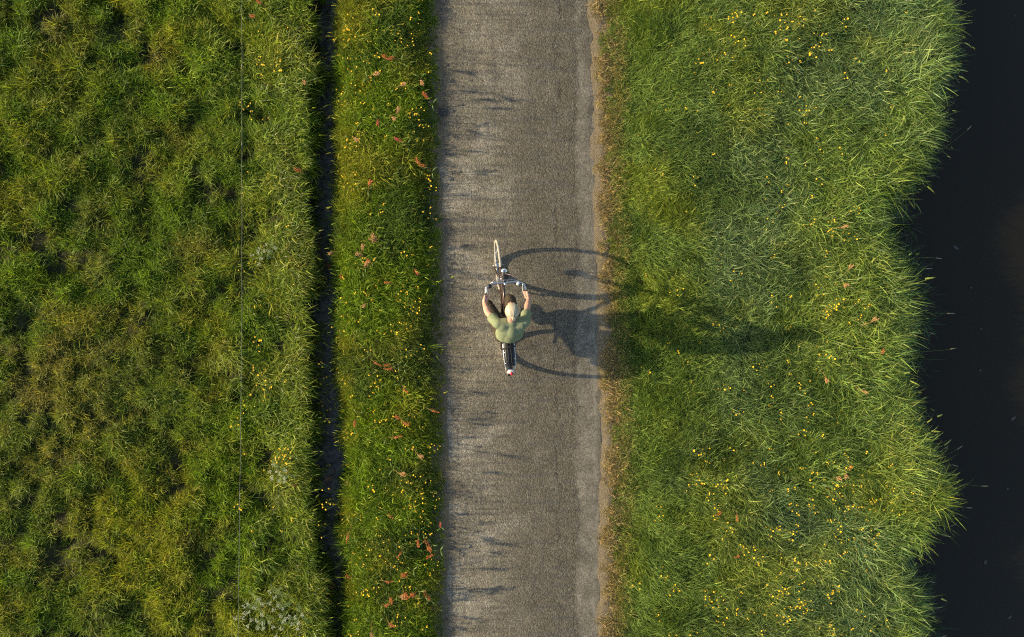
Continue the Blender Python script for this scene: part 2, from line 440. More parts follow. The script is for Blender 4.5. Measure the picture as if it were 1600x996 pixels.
def scatter(name, coll, pts, rot, scl, tint):
    """pts (n,3), rot (n,3) euler, scl (n,3), tint (n,3): instances of the tufts of one collection"""
    n = len(pts); me = bpy.data.meshes.new(name); me.vertices.add(n)
    me.vertices.foreach_set('co', pts.astype(np.float32).ravel())
    for nm, ty, arr, key in (('rot', 'FLOAT_VECTOR', rot, 'vector'), ('scl', 'FLOAT_VECTOR', scl, 'vector')):
        at = me.attributes.new(nm, ty, 'POINT'); at.data.foreach_set(key, arr.astype(np.float32).ravel())
    at = me.attributes.new('tint', 'FLOAT_COLOR', 'POINT'); at.data.foreach_set('color', np.concatenate([tint, np.ones((n, 1))], 1).astype(np.float32).ravel())
    at = me.attributes.new('idx', 'INT', 'POINT'); at.data.foreach_set('value', rng.integers(0, len(coll.objects), n).astype(np.int32))
    me.update()
    o = bpy.data.objects.new(name, me); COL.objects.link(o)
    g = bpy.data.node_groups.new(name, 'GeometryNodeTree')
    g.interface.new_socket('Geometry', in_out='INPUT', socket_type='NodeSocketGeometry'); g.interface.new_socket('Geometry', in_out='OUTPUT', socket_type='NodeSocketGeometry')
    gi = g.nodes.new('NodeGroupInput'); go = g.nodes.new('NodeGroupOutput')
    ci = g.nodes.new('GeometryNodeCollectionInfo'); ci.inputs[0].default_value = coll; ci.inputs[1].default_value = True; ci.inputs[2].default_value = True
    ip = g.nodes.new('GeometryNodeInstanceOnPoints'); ip.inputs['Pick Instance'].default_value = True
    def na(nm, ty):
        k = g.nodes.new('GeometryNodeInputNamedAttribute'); k.data_type = ty; k.inputs[0].default_value = nm; return k.outputs[0]
    g.links.new(gi.outputs[0], ip.inputs['Points']); g.links.new(ci.outputs[0], ip.inputs['Instance'])
    g.links.new(na('idx', 'INT'), ip.inputs['Instance Index']); g.links.new(na('rot', 'FLOAT_VECTOR'), ip.inputs['Rotation']); g.links.new(na('scl', 'FLOAT_VECTOR'), ip.inputs['Scale'])
    g.links.new(ip.outputs[0], go.inputs[0])
    md = o.modifiers.new('scatter', 'NODES'); md.node_group = g
    return o

YM = 6.4
def cand(x0, x1, step, ym=YM):
    xa = np.arange(x0, x1, step); ya = np.arange(-ym, ym, step)
    A, B = np.meshgrid(xa, ya); A = A.ravel() + rng.uniform(-.6, .6, A.size) * step; B = B.ravel() + rng.uniform(-.6, .6, B.size) * step
    return A, B
def lerp3(a, b, t): return np.asarray(a) * (1 - t[:, None]) + np.asarray(b) * t[:, None]
VIV = (.155, .235, .014); YEL = (.250, .265, .022); BRN = (.235, .178, .060); DRK = (.068, .118, .024); GRY = (.150, .222, .068); STR = (.36, .26, .12)
def blob(x, y, px, py, rx, ry):
    c = P(px, py); return np.exp(-(((x - c.x) / (rx / 110)) ** 2 + ((y - c.y) / (ry / 110)) ** 2))

# --- meadow left of the ditch
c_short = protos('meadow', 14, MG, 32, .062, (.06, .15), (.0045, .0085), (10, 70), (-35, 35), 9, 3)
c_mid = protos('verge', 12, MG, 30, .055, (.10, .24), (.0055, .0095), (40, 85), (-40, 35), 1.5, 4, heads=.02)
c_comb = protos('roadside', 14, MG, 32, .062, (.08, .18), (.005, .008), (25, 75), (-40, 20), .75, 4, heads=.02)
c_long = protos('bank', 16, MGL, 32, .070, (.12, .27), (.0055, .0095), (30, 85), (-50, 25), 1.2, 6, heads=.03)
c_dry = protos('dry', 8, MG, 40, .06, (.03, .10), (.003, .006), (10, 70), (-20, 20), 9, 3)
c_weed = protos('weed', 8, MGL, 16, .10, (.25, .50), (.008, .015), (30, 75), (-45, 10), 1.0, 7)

def spin(rx, ry, a=None):
    out = np.zeros((len(rx), 3)); a = rng.uniform(0, 6.28, len(rx)) if a is None else a
    for i in range(len(rx)):
        e = (Matrix.Rotation(ry[i], 3, 'Y') @ Matrix.Rotation(rx[i], 3, 'X') @ Matrix.Rotation(a[i], 3, 'Z')).to_euler(); out[i] = (e.x, e.y, e.z)
    return out
def blend(t, c, k): return t * (1 - k[:, None]) + np.array(c) * k[:, None]
def S3(v, kz=1.0): return np.stack([v, v, v * kz], 1)

# --- meadow left of the ditch
x, y = cand(-9.2, -2.3, .054)
d = x - f_ditch(y); wd_ = f_dw(y)
den = fbm(x, y, .28, 51, 3); hol = fbm(x, y, .45, 31, 3) * .4 + fbm(x, y, .18, 33, 2) * .6
keep = (d < -wd_ - .03) & (rng.random(x.size) < np.clip(.40 + 2.2 * (den - .40) + 3.2 * (hol - .43), .06, 1))
x, y, d, den, hol = [q[keep] for q in (x, y, d, den, hol)]
big = fbm(x, y, 2.2, 53, 3); fine = fbm(x, y, .22, 55, 2); mid = fbm(x, y, .7, 57, 3)
lush = sstep(-1.7, -.7, d + (mid - .5) * 1.2 + (fbm(x, y, 1.6, 58, 2) - .5) * .9)
lush = np.clip(lush + .8 * blob(x, y, 350, 60, 60, 120), 0, 1)
tint = lerp3(VIV, YEL, sstep(.40, .62, mid * .5 + fine * .5))
tint = blend(tint, BRN, .35 * sstep(.60, .74, fbm(x, y, .5, 59, 3)) * (1 - lush))
br = np.clip(blob(x, y, 110, 590, 150, 110) + .8 * blob(x, y, 60, 720, 70, 120) + .6 * blob(x, y, 240, 640, 100, 80), 0, 1) * (.4 + 1.2 * fine)
tint = blend(tint, BRN, np.clip(.30 * br, 0, .35))
tint = blend(tint, DRK, .3 * sstep(.50, .34, big)) * 1.12
tint = blend(tint, (.195, .262, .024), .5 * lush)
tint *= rng.uniform(.75, 1.3, (len(x), 1))
sc = .50 + .95 * hol + .35 * rng.random(len(x)) - .2 * np.clip(br, 0, 1)
pts = np.stack([x, y, terrain(x, y)], 1)
s = lush < rng.random(len(x)) * .9 + .15
tag(scatter('meadow_grass', c_short, pts[s], spin(rng.normal(0, .3, s.sum()), rng.normal(0, .3, s.sum())), S3(sc)[s], tint[s]), 'short tussocky pasture grass with brown hollows left of the ditch', 'grass', kind='stuff')
l = (~s | (rng.random(len(x)) < .03)) & (rng.random(len(x)) < .85)
ang = (fbm(x, y, .45, 95, 3) - .5) * 11 + .3; ang = ang * sstep(-.35, -.8, d)
tag(scatter('ditch_bank_grass', c_comb, pts[l], spin(rng.normal(0, .15, l.sum()), rng.normal(0, .15, l.sum()), (ang + rng.normal(0, .5, len(x)))[l]), S3(sc * (.85 + .35 * mid))[l], tint[l]), 'taller green grass along the left bank of the narrow ditch', 'grass', kind='stuff')
l = (d > -.75 + (mid - .5) * .9) & (rng.random(len(x)) < .30 + .5 * sstep(.45, .65, mid))
tag(scatter('overhanging_grass', c_long, pts[l], np.stack([x * 0, x * 0, ang * .35 + rng.normal(0, .5, len(x))], 1)[l], S3((.70 + .55 * mid + .25 * rng.random(len(x)))[l], .9), tint[l] * .95), 'long grass bending from the left bank over the ditch water', 'grass', kind='stuff')

# --- verge between ditch and road
x, y = cand(-2.9, -.9, .050)
d = x - f_ditch(y); wd_ = f_dw(y); xl = f_rl(y); g = xl - x + (fbm(y, x, .25, 61, 3) - .5) * .12
keep = (d > wd_ - .01 + (fbm(x, y, .2, 62, 2) - .5) * .1) & (g > -.005); x, y, d, g, wd_ = [q[keep] for q in (x, y, d, g, wd_)]
mid = fbm(x, y, .55, 63, 3); fine = fbm(x, y, .2, 65, 2)
tint = lerp3(VIV, YEL, .85 * sstep(.42, .62, mid)); tint = blend(tint, DRK, .65 * sstep(.48, .34, fbm(x, y, .45, 67, 3)))
tint *= rng.uniform(.75, 1.3, (len(x), 1))
sc = (.30 + .62 * sstep(0, .50, g)) * (.60 + .8 * fbm(x, y, .25, 66, 2) + .25 * rng.random(len(x)))
pts = np.stack([x, y, terrain(x, y)], 1)
ang = (fbm(x, y, .45, 68, 3) - .5) * 14 + rng.normal(0, .4, len(x))
bd = sstep(.45, .1, d - wd_); ang = ang * (1 - bd) + (math.pi + rng.normal(0, .7, len(x))) * bd
bd = sstep(.12, .0, g); ang = ang * (1 - bd) + rng.normal(0, .8, len(x)) * bd
pk = rng.random(len(x)) < .45
tag(scatter('verge_grass', c_mid, pts[pk], spin(rng.normal(0, .2, pk.sum()), rng.normal(0, .2, pk.sum())), S3(sc)[pk], tint[pk]), 'vivid green verge grass between the ditch and the road', 'grass', kind='stuff')
pk = ~pk
tag(scatter('verge_grass', c_comb, pts[pk], spin(rng.normal(0, .15, pk.sum()), rng.normal(0, .15, pk.sum()), ang[pk]), S3(sc)[pk], tint[pk]), 'leaning tufts in the vivid green verge between ditch and road', 'grass', kind='stuff')
# a few tall thin stalks whose long shadows reach across the road
pk = (rng.random(len(x)) < .003) & (g > .05) & (g < .9)
c_stalk = protos('stalk', 5, MG, 5, .03, (.38, .60), (.003, .005), (78, 90), (40, 85), 9, 5, heads=.9)
tag(scatter('tall_grass_stalks', c_stalk, pts[pk], spin(rng.normal(0, .1, pk.sum()), rng.normal(0, .1, pk.sum())), S3(np.ones(pk.sum())), tint[pk] * 1.2), 'thin tall grass stalks with seed heads rising from the verge', 'grass', kind='stuff')

# --- dry grass at the right road edge
x, y = cand(1.0, 2.1, .036)
g = x - f_rr(y) + (fbm(y, x, .3, 71, 4) - .5) * .25
keep = (g > .0) & (g < .36) & (rng.random(len(x)) < .10 + 1.1 * sstep(.42, .60, fbm(x, y, .2, 72, 2)) * sstep(-.02, .10, g) + .6 * sstep(.12, .25, g)); x, y, g = [q[keep] for q in (x, y, g)]
t1 = rng.random(len(x)); gm = sstep(.15, .44, g)
tint = lerp3(STR, (.22, .23, .04), np.clip(t1 * .45 + gm * .8, 0, 1)) * 1.35 * rng.uniform(.6, 1.2, (len(x), 1))
pts = np.stack([x, y, terrain(x, y)], 1); sc = .55 + .7 * rng.random(len(x)) + .5 * gm
tag(scatter('dry_edge_grass', c_dry, pts, spin(rng.normal(0, .2, len(x)), rng.normal(0, .2, len(x))), S3(sc, .8), tint), 'straw coloured dry grass along the right edge of the road', 'dry grass', kind='stuff')

# --- right verge: shorter combed grass close to the road, long leaning grass to the river
x, y = cand(1.15, 6.9, .056)
g = x - f_rr(y); e = x - f_edge(y)
keep = (g > .15 + (fbm(y, x, .3, 71, 4) - .5) * .36) & (e < .12) & (rng.random(len(x)) < .35 + .65 * sstep(.1, -.5, e) + .5 * (fbm(x, y, .25, 82, 2) - .5)); x, y, g, e = [q[keep] for q in (x, y, g, e)]
mid = fbm(x, y, .8, 81, 3); big = fbm(x, y, 2.0, 83, 3); fine = fbm(x, y, .25, 85, 2)
lng = sstep(.8, 2.6, g + (mid - .5) * 1.6)
tint = lerp3((.158, .232, .020), GRY, np.clip(.38 + .9 * lng * sstep(.35, .6, big), 0, 1))
tint = blend(tint, (.245, .285, .022), .45 * np.clip(sstep(.48, .66, fbm(x, y, .9, 87, 3)) + .6 * blob(x, y, 1290, 480, 90, 130), 0, 1))
tint = blend(tint, DRK, np.clip(.55 * sstep(.46, .32, fbm(x, y, .6, 89, 3)), 0, .8))
tint *= rng.uniform(.78, 1.3, (len(x), 1)) * (1 + .14 * sstep(-1.8, -.6, e))[:, None]
pts = np.stack([x, y, terrain(x, y)], 1)
sht = rng.random(len(x)) > lng * .95
sc = (.50 + .45 * sstep(.2, .8, g)) * (.7 + .55 * fine + .3 * rng.random(len(x)))
ang = R_(25) + (fbm(x, y, .7, 91, 3) - .5) * 6.5 + (fbm(x, y, .25, 93, 2) - .5) * 3.2 + rng.normal(0, .35, len(x))
q = sht
tag(scatter('roadside_grass', c_comb, pts[q], spin(rng.normal(0, .15, q.sum()), rng.normal(.1, .15, q.sum()), ang[q]), S3(sc)[q], tint[q]), 'medium green grass on the roadside right of the dry edge', 'grass', kind='stuff')
q = ~sht & (rng.random(len(x)) < np.clip(.38 + 1.6 * (fbm(x, y, .3, 97, 2) - .25), .2, .9))
ang = np.where(e > -.8, ang * .6, ang)
sl = (.60 + .40 * lng + .25 * sstep(-1.6, -.6, e) + .55 * sstep(-.6, 0, e) * rng.random(len(x))) * (.60 + .75 * fbm(x, y, .35, 98, 2) + .2 * rng.random(len(x)))
rt = np.stack([rng.normal(0, .15, len(x)), rng.normal(0, .15, len(x)), ang], 1)
tag(scatter('bank_grass', c_long, pts[q], rt[q], S3(sl, .85)[q], tint[q]), 'long leaning grass growing down the bank to the dark river', 'grass', kind='stuff')
q = ~sht & ~q & (rng.random(len(x)) < .5)
tag(scatter('bank_grass', c_comb, pts[q], rt[q], S3(sl * 1.1)[q], tint[q] * .85), 'lower undergrowth of green blades between the long bank grass', 'grass', kind='stuff')

x2, y2 = cand(4.5, 7.0, .075); e2 = x2 - f_edge(y2)
k2 = (e2 > -.45) & (e2 < .12) & (rng.random(len(x2)) < .55 * fbm(x2, y2, .3, 131, 2) + .1); x2, y2, e2 = x2[k2], y2[k2], e2[k2]
c_rim = protos('rim', 10, MGL, 12, .06, (.30, .58), (.006, .011), (45, 80), (-55, -5), .75, 6, heads=.05)
a2 = (fbm(x2, y2, .8, 133, 2) - .5) * 3.0 + rng.normal(0, .4, len(x2)); z2 = rng.uniform(.6, 1.05, len(x2))
tag(scatter('river_rim_grass', c_rim, np.stack([x2, y2, np.maximum(terrain(x2, y2), -.42)], 1), np.stack([x2 * 0, x2 * 0, a2], 1), S3(z2), lerp3(VIV, GRY, rng.random(len(x2))) * rng.uniform(.6, 1.3, (len(x2), 1))), 'ragged long blades fringing the river bank and hanging over water', 'grass', kind='stuff')

# --- darker weeds standing in the river margin
x, y = cand(4.8, 7.2, .10)
e = x - f_edge(y)
ms = np.clip(blob(x, y, 1425, 370, 45, 60) + blob(x, y, 1440, 450, 40, 40) + blob(x, y, 1440, 540, 45, 50) + .8 * blob(x, y, 1440, 590, 30, 30) + blob(x, y, 1450, 960, 50, 50) + .5 * blob(x, y, 1475, 60, 30, 60) + .5 * blob(x, y, 1470, 220, 30, 50), 0, 1)
keep = (e > -.1) & (e < .6) & (rng.random(len(x)) < ms * .75); x, y, e = [k[keep] for k in (x, y, e)]
tint = np.array((.060, .105, .038)) * rng.uniform(.6, 1.5, (len(x), 1)); sc = .5 + .45 * rng.random(len(x))
pts = np.stack([x, y, np.full(len(x), -.42)], 1)
tag(scatter('river_margin_weeds', c_weed, pts, np.stack([x * 0, x * 0, rng.normal(.2, .7, len(x))], 1), S3(sc), tint), 'dark drooping weeds standing in the river at the bank foot', 'weeds', kind='stuff')

# ------------------------------------------------------------------ bicycle and rider: common ground frame
RC = P(787, 545); FC = P(775, 416)
YAW = math.atan2(FC.x - RC.x, FC.y - RC.y)
HEAD = (FC - RC).normalized()
BB0 = RC + HEAD * 0.50 + Vector((0, 0, .018))
FRAME = Matrix.Translation(BB0) @ Matrix.Rotation(-YAW, 4, 'Z') @ Matrix.Rotation(R_(3.0), 4, 'Y')
# local frame: y forward, x right, z up; rear hub y=-.50, front hub y=+.66

M_dark = pmat('frame_paint', (.035, .017, .012), .28, 0, .5, coat=.5)
M_chrome = pmat('polished_metal', (.72, .73, .75), .22, 1.0)
M_alu = pmat('brushed_metal', (.55, .55, .56), .38, 1.0, bump=.1, bscale=400)
M_blk = pmat('black_plastic', (.014, .014, .015), .45, var=.2)
M_blkg = pmat('glossy_black', (.010, .010, .011), .18, coat=.4)
M_tyre = pmat('cream_tyre', (.36, .315, .245), .75, var=.12, bscale=60)
M_rub = pmat('black_rubber', (.018, .018, .018), .7)
M_leath = pmat('saddle_cover', (.03, .02, .015), .5, bump=.3)
M_white = pmat('white_plastic', (.75, .72, .68), .4)
M_red = pmat('red_lens', (.55, .01, .02), .12, coat=.5)
M_lens = pmat('lamp_glass', (.8, .82, .85), .06, .3)
M_cable = pmat('cable', (.35, .22, .20), .5)
M_strap = pmat('strap', (.03, .018, .022), .8)

bike = bpy.data.objects.new('bicycle', None); COL.objects.link(bike); bike.matrix_world = FRAME
tag(bike, 'dark city bicycle with cream tyres and silver swept handlebar ridden up the road', 'bicycle')

WR = .352
def circ(c, R, n=64, a0=0, a1=2 * math.pi):
    return [Vector((c[0], c[1] + R * math.cos(a0 + (a1 - a0) * k / n), c[2] + R * math.sin(a0 + (a1 - a0) * k / n))) for k in range(n if abs(a1 - a0 - 2 * math.pi) < 1e-6 else n + 1)]
def wheel(hy, hubr, hubw):
    c = (0, hy, WR)
    wt = MB(); wt.tube(circ(c, WR - .018), .018, 10, closed=True); ty = wt.build('wheel', M_tyre, bike)
    m = MB(); m.tube(circ(c, WR - .043), .0115, 8, closed=True); m.build('rim', M_alu, ty)
    m = MB()
    for k in range(36):
        a = 2 * math.pi * k / 36; sd_ = 1 if k % 2 else -1; b2 = a + (.5 if (k // 2) % 2 else -.5)
        m.tube([(sd_ * hubw * .42, hy + hubr * math.cos(b2), WR + hubr * math.sin(b2)), (0, hy + (WR - .05) * math.cos(a), WR + (WR - .05) * math.sin(a))], .0012, 4)
    m.build('spokes', M_alu, ty)
    m = MB(); m.tube([(-hubw / 2, hy, WR), (-hubw / 2 + .006, hy, WR), (-hubw * .3, hy, WR), (hubw * .3, hy, WR), (hubw / 2 - .006, hy, WR), (hubw / 2, hy, WR)], [hubr * .8, hubr, hubr * .8, hubr * .8, hubr, hubr * .8], 24)
    m.tube([(-hubw / 2 - .035, hy, WR), (hubw / 2 + .035, hy, WR)], .007, 8)
    m.build('hub', M_alu, ty); return ty
wheel(.66, .042, .075); wheel(-.50, .040, .085)

HT = Vector((0, .425, .86)); HB = Vector((0, .475, .70)); BBp = Vector((0, 0, .30)); ST = Vector((0, -.215, .80)); SB = Vector((0, -.19, .70))
m = MB()
m.tube([HT + Vector((0, -.006, .02)), HB], .021, 14)
m.tube([HT + Vector((0, .006, -.02)), (0, .15, .765), SB], .0165, 12)
m.tube([HB + Vector((0, 0, .02)), (0, .3, .5), BBp], .0185, 12)
m.tube([BBp, ST], .0165, 12)
m.tube([BBp + Vector((-.035, 0, 0)), BBp + Vector((.035, 0, 0))], .023, 14)
for sx in (-1, 1):
    m.tube([BBp + Vector((sx * .03, -.02, 0)), (sx * .045, -.2, .31), (sx * .068, -.50, WR)], .010, 10)
    m.tube([SB + Vector((sx * .014, -.01, .02)), (sx * .040, -.33, .58), (sx * .068, -.50, WR)], .0085, 10)
m.build('frame', M_dark, bike)
m = MB()
m.tube([HB, HB + Vector((0, .012, -.03))], .022, 12)
for sx in (-1, 1):
    m.tube([HB + Vector((0, .008, -.02)), (sx * .045, .50, .64), (sx * .050, .555, .50), (sx * .053, .63, .39), (sx * .053, .66, WR)], [.014, .013, .012, .010, .009], 10)
m.build('fork', M_dark, bike)
# mudguards
def guard(name, hy, a0, a1, mat, wd=.052, R=WR + .018):
    m = MB(); n = 40; prof = [(-wd / 2, -.012), (-wd * .38, .002), (0, .009), (wd * .38, .002), (wd / 2, -.012)]
    vs = []; fs = []
    for k in range(n + 1):
        a = a0 + (a1 - a0) * k / n
        for off in (0, -.002):
            for px_, pr in prof: vs.append((px_, hy + (R + pr + off) * math.cos(a), WR + (R + pr + off) * math.sin(a)))
    for k in range(n):
        o = k * 10
        for j in range(4):
            fs.append((o + j, o + j + 1, o + 11 + j, o + 10 + j)); fs.append((o + 6 + j, o + 5 + j, o + 15 + j, o + 16 + j))
        fs.append((o + 5, o, o + 10, o + 15)); fs.append((o + 4, o + 9, o + 19, o + 14))
    for o in (0, n * 10): fs += [(o + j, o + j + 1, o + j + 6, o + j + 5) for j in range(4)]
    m.add(vs, fs)
    return m.build(name, mat, bike)
fg = guard('front_mudguard', .66, R_(98), R_(205), M_dark)
m = MB(); m.box((0, .66 - .345, .17), (.06, .006, .11), Matrix.Rotation(R_(25), 3, 'X'), .002); m.build('mud_flap', M_strap, fg)
guard('rear_mudguard', -.50, R_(12), R_(160), M_blk)
# coat guards over the rear wheel
for sx in (-1, 1):
    m = MB(); ring = []; n = 20
    for k in range(n + 1):
        a = R_(20 + 132 * k / n); ring.append((-.50 + (WR + .01) * math.cos(a), WR + (WR + .01) * math.sin(a)))
    ring += [(-.62, WR + .03), (-.50, WR + .06), (-.34, WR - .02)]
    vs = [(sx * .034, a, b) for a, b in ring] + [(sx * .038, a, b) for a, b in ring]; L = len(ring)
    fs = [tuple(range(L)), tuple(range(2 * L - 1, L - 1, -1))] + [(k, k + L, (k + 1) % L + L, (k + 1) % L) for k in range(L)]
    m.add(vs, fs); m.build('coat_guard', M_blk, bike, smooth=False)
# chain case
m = MB(); out = []
for k in range(15):
    a = R_(-90 + 180 * k / 14 - 4); out.append((.115 * math.cos(a), .30 + .115 * math.sin(a)))
for k in range(11):
    a = R_(86 + 188 * k / 10); out.append((-.50 + .062 * math.cos(a), WR + .062 * math.sin(a)))
L = len(out); vs = []
for xx_, ins in ((.048, .93), (.054, 1), (.078, 1), (.086, .92)):
    for a, b_ in out:
        ca = max(min(a, 0), -.5); cb = .30 + (WR - .30) * (-ca / .5); vs.append((xx_, ca + (a - ca) * ins, cb + (b_ - cb) * ins))
fs = [tuple(range(L - 1, -1, -1)), tuple(range(3 * L, 4 * L))]
for j in range(3): fs += [(j * L + k, j * L + (k + 1) % L, (j + 1) * L + (k + 1) % L, (j + 1) * L + k) for k in range(L)]
m.add(vs, fs); m.build('chain_case', M_blkg, bike)
# cranks and pedals: right pedal up and back, left pedal down and forward
PR = Vector((.150, -.085, .30 + .143)); PL = Vector((-.150, .085, .30 - .143))
m = MB(); m.tube([(.098, 0, .30), (.100, PR.y, PR.z)], [.014, .010], 10); m.tube([(.030, 0, .30), (.104, 0, .30)], .011, 10); m.build('crank', M_alu, bike)
m = MB(); m.tube([(-.098, 0, .30), (-.100, PL.y, PL.z)], [.014, .010], 10); m.tube([(-.030, 0, .30), (-.104, 0, .30)], .011, 10); m.build('crank', M_alu, bike)
for p in (PR, PL):
    m = MB(); m.box(p, (.085, .09, .022), None, .004); m.tube([p - Vector((math.copysign(.055, p.x), 0, 0)), p], .007, 8); m.build('pedal', M_rub, bike)
# saddle, seat post
m = MB(); m.tube([(0, -.21, .78), (0, -.232, .90)], .0135, 12); m.build('seat_post', M_chrome, bike)
m = MB()
prof = [(-.135, .040, .030), (-.12, .078, .042), (-.08, .095, .048), (-.03, .082, .042), (.03, .045, .036), (.09, .026, .030), (.13, .018, .024), (.142, .006, .012)]
vs = []; fs = []; S = 16
for yy, hw, hh in prof:
    for k in range(S):
        a = 2 * math.pi * k / S; vs.append((hw * math.cos(a), -.25 + yy, .925 + hh * .6 * math.sin(a)))
for i in range(len(prof) - 1):
    for k in range(S): fs.append((i * S + k, i * S + (k + 1) % S, (i + 1) * S + (k + 1) % S, (i + 1) * S + k))
fs.append(tuple(range(S - 1, -1, -1))); fs.append(tuple((len(prof) - 1) * S + k for k in range(S)))
m.add(vs, fs); m.build('saddle', M_leath, bike)
# stem and handlebar
m = MB(); m.tube([(0, .425, .86), (0, .355, 1.02)], .0135, 12); m.tube([(0, .357, 1.01), (0, .355, 1.045), (0, .378, 1.055)], [.016, .017, .019], 12); m.build('stem', M_chrome, bike)
HBZ = 1.055
def barpts(s):
    return [Vector((0, .378, HBZ)), Vector((s * .10, .380, HBZ + .004)), Vector((s * .165, .377, HBZ + .008)), Vector((s * .208, .362, HBZ + .008)), Vector((s * .235, .335, HBZ + .004)), Vector((s * .249, .305, HBZ - .004)), Vector((s * .258, .270, HBZ - .015)), Vector((s * .268, .150, HBZ - .04))]
m = MB(); m.tube(barpts(-1)[::-1] + barpts(1)[1:], .0125, 12)
m.tube([(-.19, .392, HBZ - .022), (-.10, .410, HBZ - .012), (0, .414, HBZ - .012), (.10, .410, HBZ - .012), (.19, .392, HBZ - .022)], .005, 8)
hb = m.build('handlebar', M_chrome, bike)
for s in (-1, 1):
    q = barpts(s); a, b_ = q[-2], q[-1]
    m = MB(); m.tube([a, a + (b_ - a) * .02, b_ - (b_ - a) * .05, b_ + (b_ - a) * .03], [.014, .0165, .0165, .012], 12); m.build('grip', M_rub, hb)
    m = MB(); m.tube([q[4] + Vector((0, 0, -.01)), q[5] + Vector((-s * .03, .01, -.02)), q[6] + Vector((-s * .038, -.02, -.022)), q[6] + Vector((-s * .030, -.09, -.028))], [.006, .0055, .005, .004], 8)
    m.box(q[4] + Vector((0, .005, 0)), (.034, .030, .034), Matrix.Rotation(R_(25 * s), 3, 'Z'), .005); m.build('brake_lever', M_alu, hb)
m = MB(); m.ellipsoid((-.200, .352, HBZ + .030), (.029, .029, .018)); m.tube([(-.200, .352, HBZ + .01), (-.200, .352, HBZ + .03)], .008); m.build('bell', M_blkg, hb)
m = MB(); m.box((.165, .355, HBZ + .012), (.035, .045, .024), Matrix.Rotation(R_(-30), 3, 'Z'), .006); m.build('gear_shifter', M_white, hb)
m = MB(); m.box((-.246, .305, HBZ + .012), (.030, .05, .020), Matrix.Rotation(R_(10), 3, 'Z'), .005); m.build('control_switch', M_white, hb)
m = MB()
m.tube([(.19, .385, HBZ - .01), (.09, .47, HBZ + .01), (.02, .50, .98), (.02, .46, .88), (.026, .47, .74)], .0028, 6)
m.tube([(-.19, .385, HBZ - .01), (-.10, .46, HBZ + .015), (-.02, .51, .99), (-.024, .44, .87), (-.022, .2, .745), (-.02, -.15, .70)], .0028, 6)
m.build('cables', M_cable, bike)
# headlamp
lamp = MB(); lamp.tube([(.018, .400, .885), (.018, .415, .89), (.018, .465, .895), (.018, .515, .898), (.018, .54, .90)], [.012, .030, .042, .046, .044], 20)
lo = lamp.build('headlamp', M_blk, bike)
m = MB(); m.tube([(.018, .520, .898), (.018, .560, .90)], [.0480, .0470], 20); m.build('rim', M_chrome, lo)
m = MB(); m.ellipsoid((.018, .555, .90), (.042, .016, .042)); m.build('lens', M_lens, lo)
m = MB(); m.tube([(0, .45, .80), (.012, .47, .87)], .006); m.box((-.0, .452, .79), (.05, .02, .02), None, .003); m.build('bracket', M_chrome, lo)
# carrier with battery
m = MB(); cz = .765
m.tube([(-.062, -.36, cz), (-.072, -.42, cz), (-.074, -.62, cz), (-.068, -.70, cz), (-.045, -.735, cz), (0, -.745, cz), (.045, -.735, cz), (.068, -.70, cz), (.074, -.62, cz), (.072, -.42, cz), (.062, -.36, cz)], .0065, 10)
for yy in (-.40, -.52, -.66): m.tube([(-.072, yy, cz), (.072, yy, cz)], .005, 8)
for sx in (-1, 1):
    m.tube([(sx * .073, -.62, cz), (sx * .080, -.53, WR)], .0055, 8); m.tube([(sx * .066, -.38, cz), (0.03 * sx, -.26, .74)], .0055, 8)
ca = m.build('rear_carrier', M_chrome, bike)
m = MB(); m.box((0, -.535, cz + .006), (.118, .33, .052), None, .009); bt = m.build('battery_pack', M_blk, ca)
m = MB()
for k in range(6): m.box((0, -.43 - .042 * k, cz + .033), (.085, .016, .004), None, .001)
m.build('ridges', M_blk, bt)
for yy in (-.45,):
    m = MB(); m.tube([(-.08, yy - .02, cz + .0), (-.068, yy - .01, cz + .036), (0, yy, cz + .041), (.068, yy + .005, cz + .036), (.08, yy, cz)], .011, 8); m.build('strap', M_strap, ca)
m = MB()
for xx_ in (-.02, .02): m.tube([(xx_, -.36, cz + .038), (xx_, -.52, cz + .042), (xx_, -.70, cz + .036), (xx_, -.745, cz)], .004, 6)
m.build('elastic_bands', M_rub, ca)
m = MB(); m.box((.0, -.775, cz - .012), (.088, .045, .05), None, .012); tl = m.build('tail_light', M_white, bike)
m = MB(); m.ellipsoid((.006, -.800, cz + .002), (.024, .024, .024)); m.build('lens', M_red, tl)
# kickstand
m = MB(); m.tube([(-.05, -.06, .29), (-.075, -.22, .27), (-.08, -.36, .255)], [.010, .009, .008], 8); m.build('kickstand', M_alu, bike)

# ------------------------------------------------------------------ rider
def skinmat():
    m, t, b = newmat('skin'); N = NT(t); tc = N.n('ShaderNodeTexCoord')
    N.l(N.mix(N.ramp(N.noise(tc.outputs['Object'], 25, 3), .3, .7), (.50, .27, .185), (.60, .35, .25)), b.inputs['Base Color'])
    b.inputs['Roughness'].default_value = .5; b.inputs['Subsurface Weight'].default_value = .08; b.inputs['Subsurface Radius'].default_value = (.02, .008, .004); return m
M_skin = skinmat()
def cloth(name, a, b_, sc=18, bump=.25):
    m, t, b = newmat(name); N = NT(t); tc = N.n('ShaderNodeTexCoord'); n = N.noise(tc.outputs['Object'], sc, 4, .6)
    N.l(N.mix(N.ramp(n, .3, .7), a, b_), b.inputs['Base Color']); b.inputs['Roughness'].default_value = .9; b.inputs['Specular IOR Level'].default_value = .2
    bp = N.n('ShaderNodeBump'); bp.inputs['Strength'].default_value = bump; bp.inputs['Distance'].default_value = .006; N.l(N.noise(tc.outputs['Object'], sc * 1.5, 3), bp.inputs['Height']); N.l(bp.outputs[0], b.inputs['Normal']); return m
M_shirt = cloth('green_cotton', (.195, .220, .120), (.225, .250, .140), 14, .3)
